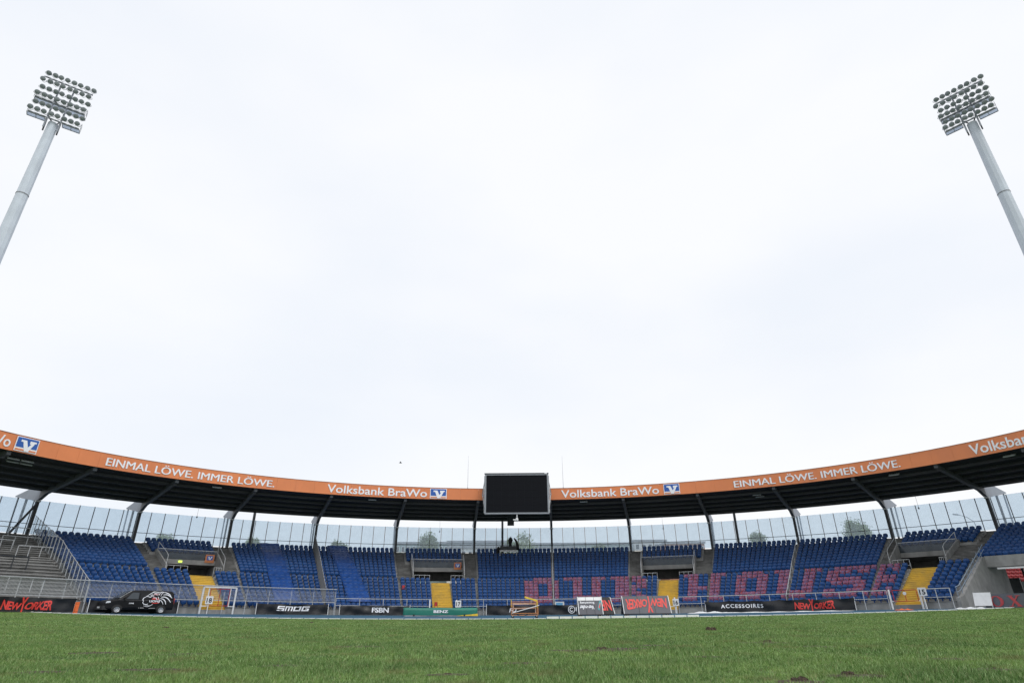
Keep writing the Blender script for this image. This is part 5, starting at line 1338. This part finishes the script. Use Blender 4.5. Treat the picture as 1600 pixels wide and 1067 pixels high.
# ---------------------------------------------------------------- floodlight masts
MAST = mat('mast_concrete', (.58, .64, .72), .75, .06, .8, stain=(.50, .55, .62))
LAMPG = mat('lamp_front', (.20, .235, .25), .25, .1, 8)
LAMPB = mat('lamp_back', (.36, .39, .43), .4, .1, 6, metal=.3)
def lamp_mesh():
    mb = MB(); n = 12; pr = [(0, .24), (.29, .25), (.325, .22), (.32, .14), (.22, -.08), (.12, -.2), (0, -.22)]
    for i in range(n): mb.v += [(r * math.cos(2 * math.pi * i / n), -y, r * math.sin(2 * math.pi * i / n)) for r, y in pr]
    for i in range(n):
        for j in range(len(pr) - 1): a_, b_ = i * 7 + j, ((i + 1) % n) * 7 + j; mb.f.append((a_, a_ + 1, b_ + 1, b_))
    m = mb.mesh('floodlight', LAMPG, True); m.materials.append(LAMPB)
    for p_ in m.polygons: p_.material_index = 0 if p_.index % 6 < 1 else 1
    return m
LM = lamp_mesh()
yk = MB(); yk.tube([(-.36, 0, 0), (-.36, .22, -.12), (0, .42, -.32), (.36, .22, -.12), (.36, 0, 0)], .03, 5); YK = yk.mesh('yoke', LAMPB)
def mast(az, Y, zb, zt, d, lab, flip):
    base = V((az * Y, Y, -.9)); d = d.normalized(); nrm = V((d.y, -d.x, 0))
    if nrm.dot(-base) < 0: nrm = -nrm
    m = empty('floodlight_mast', base, lab, 'floodlight mast', 'concrete floodlight masts')
    mb = MB(); mb.tube([base, base + V((0, 0, 20)), base + V((0, 0, 40)), V((base.x, base.y, zb - .15))], [1.02, .87, .72, .57], 10); under(mb.build('shaft', MAST), m)
    for z in (zb * .60, zb * .80):
        mb = MB(); rr = 1.02 - (z / zb) * .45 + .03
        mb.tube([V((base.x, base.y, z - .06)), V((base.x, base.y, z + .06))], rr, 10); under(mb.build('joint_band', mat('band_grey', (.22, .23, .25), .7)), m)
    c = V((base.x, base.y, zb)) + nrm * .75; Hh = zt - zb; hw = 2.78
    def Fp(u, z, f=0): return c + d * u + V((0, 0, z)) + nrm * f
    for z in (0, Hh * .42, Hh * .56, Hh): mb = MB(); mb.bar(Fp(-hw, z), Fp(hw, z), .14, .16); under(mb.build('cross_bar', LAMPB), m)
    for u in (-.75, .75): mb = MB(); mb.bar(Fp(u, -1.6, -.05), Fp(u, Hh + .1, -.05), .14, .14); under(mb.build('upright', LAMPB), m)
    mb = MB()
    for u in (-.75, .75): mb.bar(Fp(u, 0, -.3), Fp(u, -1.8, -.6), .16, .16); mb.bar(Fp(u, Hh * .5, -.05), Fp(u * .4, Hh * .5, -1.2), .12, .12); mb.bar(Fp(u, .4, -.05), Fp(u * .4, .4, -1.2), .12, .12)
    under(mb.build('mounting', DARKST), m)
    # walkways with frames and mesh floors
    GRT = glass_mat('grating', (.62, .66, .72), .25, .2) if 'grating' not in MATS else MATS['grating']
    for z, uu in ((-.05, ((-hw - .1, -.95), (.95, hw + .1))), (Hh * .40, ((-hw, hw),))):
        for u0_, u1_ in uu:
            mb = MB()
            for f in (-.9, -.1): mb.bar(Fp(u0_, z, f), Fp(u1_, z, f), .08, .1)
            for k_ in range(3): u = u0_ + (u1_ - u0_) * k_ / 2; mb.bar(Fp(u, z, -.9), Fp(u, z, -.1), .06, .08)
            under(mb.build('walkway_frame', LAMPB), m)
            mb = MB(); mb.prism([(u0_, -.88), (u1_, -.88), (u1_, -.12), (u0_, -.12)], lambda u, v_, dd: Fp(u, z + .05 + dd, v_), 0, .02); under(mb.build('walkway_floor', GRT), m)
        mb = MB()
        for s_ in (-1, 1):
            u = s_ * (hw + .1)
            for hgt in (.55, 1.1): mb.tube([Fp(u, z + hgt, -.95), Fp(u, z + hgt, -.1)], .025, 5)
            for f in (-.95, -.1): mb.tube([Fp(u, z, f), Fp(u, z + 1.1, f)], .025, 5)
        mb.tube([Fp(-hw - .1, z + 1.1, -.95), Fp(hw + .1, z + 1.1, -.95)], .025, 5); under(mb.build('walkway_rail', LAMPB), m)
    aim = Matrix((( d.x, -nrm.x, 0), (d.y, -nrm.y, 0), (0, 0, 1))).to_4x4()
    if aim.determinant() < 0: aim = Matrix(((-d.x, -nrm.x, 0), (-d.y, -nrm.y, 0), (0, 0, 1))).to_4x4()
    r = random.Random(3)
    for j, z in enumerate((Hh * .075, Hh * .25, Hh * .485, Hh * .67, Hh * .87, Hh * 1.075)):
        for i in range(8):
            u = -hw + .22 + (2 * hw - .44) * i / 7 + (.18 if j % 2 else -.05)
            tilt = Matrix.Rotation(math.radians(28 + r.uniform(-6, 6)), 4, 'X') @ Matrix.Rotation(math.radians(r.uniform(-14, 14)), 4, 'Z')
            M_ = Matrix.Translation(Fp(u, z, .38)) @ aim @ tilt
            o = link('floodlight', LM, m); o.matrix_parent_inverse = Matrix.Translation(m.location).inverted(); o.matrix_basis = M_
            y_ = link('yoke', YK, o)
mast(-1.0672, 58, 1.0333 * 58 + HC, 1.143 * 58 + HC, V((4.62, 3.44, 0)), 'tall pale floodlight mast at upper left, lamp grid tilted towards the pitch', 1)
mast(1.0712, 58, 1.0164 * 58 + HC, 1.1023 * 58 + HC, V((3.75, -4.25, 0)), 'tall pale floodlight mast at upper right with its lamp grid', -1)
# ---------------------------------------------------------------- behind the stand: trees, buildings, street lamp
LEAF = mat('leaf', (.18, .25, .08), .6, .3, .8, col2=(.09, .14, .04)); BARK = mat('bark', (.10, .08, .06), .9, .2, 4, bump=.5)
LEAF2 = mat('leaf_young', (.24, .31, .10), .6, .3, .8, col2=(.13, .19, .05))
def tree(px, py_top, wpx, Y, lab, seed, m=LEAF, nl=6000, leaf=.42):
    top = atY(px, py_top, Y); zc_ = top.dot(fw); W = wpx * zc_ / F; x, z1 = top.x, top.z; r = np.random.default_rng(seed); rr = random.Random(seed)
    root = empty('tree', V((x, Y, -.9)), lab, 'tree', 'trees behind the stand'); Hc = min(W * 1.0, z1 - 2); zc = z1 - Hc * .5
    mb = MB(); mb.tube([(x, Y, -.9), (x + .1, Y, zc * .5), (x - .1, Y + .1, zc), (x, Y, z1 - Hc * .15)], [.32, .26, .17, .04], 8)
    tips = []
    for i in range(11):
        th = rr.uniform(0, 6.28); zz = zc - Hc * .35 + Hc * .6 * rr.random(); e = V((x + math.cos(th) * W * .38 * rr.uniform(.5, 1), Y + math.sin(th) * W * .38, zz + Hc * .22)); s_ = V((x, Y, zz - Hc * .08))
        mb.tube([s_, (s_ + e) / 2 + V((0, 0, .25)), e], [.10, .06, .02], 5); tips.append(e)
    under(mb.build('trunk', BARK), root)
    cl = []
    for i in range(34):
        u = r.normal(size=3); u /= np.linalg.norm(u); k_ = r.uniform(.35, 1.0) ** .6
        cl.append((x + u[0] * W * .42 * k_, Y + u[1] * W * .42 * k_, zc + u[2] * Hc * .46 * k_, W * r.uniform(.06, .13)))
    cl = np.array(cl); pick = r.integers(0, len(cl), nl); ctr = cl[pick, :3] + r.normal(size=(nl, 3)) * cl[pick, 3:4] * .8
    a_ = r.normal(size=(nl, 3)); a_ /= np.linalg.norm(a_, axis=1)[:, None]; b_ = np.cross(a_, r.normal(size=(nl, 3))); b_ /= np.linalg.norm(b_, axis=1)[:, None]
    s_ = (leaf * r.uniform(.5, 1.2, nl))[:, None]; vs = np.stack([ctr - a_ * s_ * .5, ctr + b_ * s_ * .28, ctr + a_ * s_ * .5, ctr - b_ * s_ * .28], 1).reshape(-1, 3)
    m_ = bpy.data.meshes.new('crown'); m_.from_pydata(vs.tolist(), [], [tuple(range(4 * i, 4 * i + 4)) for i in range(nl)]); m_.materials.append(m); o = link('crown', m_, None); under(o, root)
for i, a in enumerate([
    (672, 836, 36, 128, 'round leafy tree seen through the glass above portal 17', 1), (808, 835, 62, 124, 'broad leafy tree behind the glass below the video board', 2, LEAF2),
    (530, 845, 28, 135, 'small leafy tree behind the glass right of the tall sector fence', 3), (1335, 814, 46, 130, 'wide loose tree behind the glass at the right', 4, LEAF2),
    (398, 838, 26, 140, 'faint small tree behind the glass left of the blue tarpaulin', 5, LEAF2, 4000), (1182, 832, 26, 140, 'sparse pale tree behind the glass right of portal 16', 6, LEAF2, 2500),
    (262, 832, 30, 150, 'low pale tree behind the glass above portal 18', 7, LEAF2, 4000), (935, 850, 22, 150, 'tiny tree behind the glass right of the video board', 8)]): tree(*a)
def building(px0, px1, py, Y, wall, lab, name='flat_building', nwin=8, lower=None, dep=14):
    A_, B_ = atY(px0, py, Y), atY(px1, py, Y); H = A_.z; r_ = empty(name, V(((A_.x + B_.x) / 2, Y, -.9)), lab, 'building', 'buildings behind the stand')
    mb = MB(); mb.box(A_.x, B_.x, Y, Y + dep, -.9, H - .5); under(mb.build('wall', wall), r_)
    mb = MB(); mb.box(A_.x - .3, B_.x + .3, Y - .3, Y + dep + .3, H - .49, H); under(mb.build('roof', DECK_T), r_)
    wdt = (B_.x - A_.x) / nwin
    for fl in range(2):
        for i in range(nwin):
            z1 = H - 1.1 - fl * 3.2
            if z1 - 1.5 < 0: continue
            xa = A_.x + wdt * (i + .18); xb = A_.x + wdt * (i + .82)
            mb = MB(); mb.box(xa, xb, Y - .06, Y + .02, z1 - 1.5, z1); wn = under(mb.build('window', WHITE_M), r_)
            mb = MB(); mb.box(xa + .12, xb - .12, Y - .085, Y - .062, z1 - 1.38, z1 - .12); under(mb.build('pane', VG_), r_)
WALLW = mat('render_white', (.62, .62, .60), .8, .06, 1); WALLG = mat('sheet_grey', (.20, .23, .24), .6, .08, 1); WALLT = mat('sheet_teal', (.26, .34, .34), .6, .08, 1); BRICK = mat('brick_red', (.34, .17, .12), .85, .15, 3)
building(700, 792, 844.5, 150, WALLG, 'dark grey flat hall behind the glass left of the video board', nwin=9)
building(618, 702, 846.5, 160, WALLT, 'long teal hall behind the round tree above portal 17', nwin=10)
building(700, 800, 852.5, 138, WALLW, 'low white building in front of the dark grey hall', nwin=10)
building(828, 985, 848, 165, WALLT, 'long pale teal hall behind the glass right of the video board', nwin=16)
building(828, 900, 853.5, 140, WALLW, 'low white building in front of the pale teal hall', nwin=8)
building(990, 1040, 843, 170, WALLW, 'pale stepped building behind the glass above portal 16', nwin=5)
building(1040, 1100, 846, 160, BRICK, 'low red brick building behind the glass right of portal 16', nwin=6)
c = atY(1524, 818, 92); hd = atY(1493, 803.5, 92); sl = empty('street_lamp', V((c.x, 92, -.9)), 'street lamp with curved arm behind the glass at the right', 'street lamp')
mb = MB(); mb.tube([V((c.x, 92, -.9)), V((c.x, 92, c.z - .5)), V((c.x - .1, 92, c.z + .3)), V((c.x - .9, 92, c.z + .95)), V((hd.x + .5, 92, hd.z - .05))], [.12, .08, .06, .05, .04], 8); under(mb.build('pole', STEEL), sl)
mb = MB(); mb.tube([V((hd.x + .6, 92, hd.z - .08)), V((hd.x + .2, 92, hd.z)), V((hd.x - .35, 92, hd.z + .05)), V((hd.x - .45, 92, hd.z + .04))], [.05, .14, .13, .04], 8); under(mb.build('lamp_head', STEEL), sl)
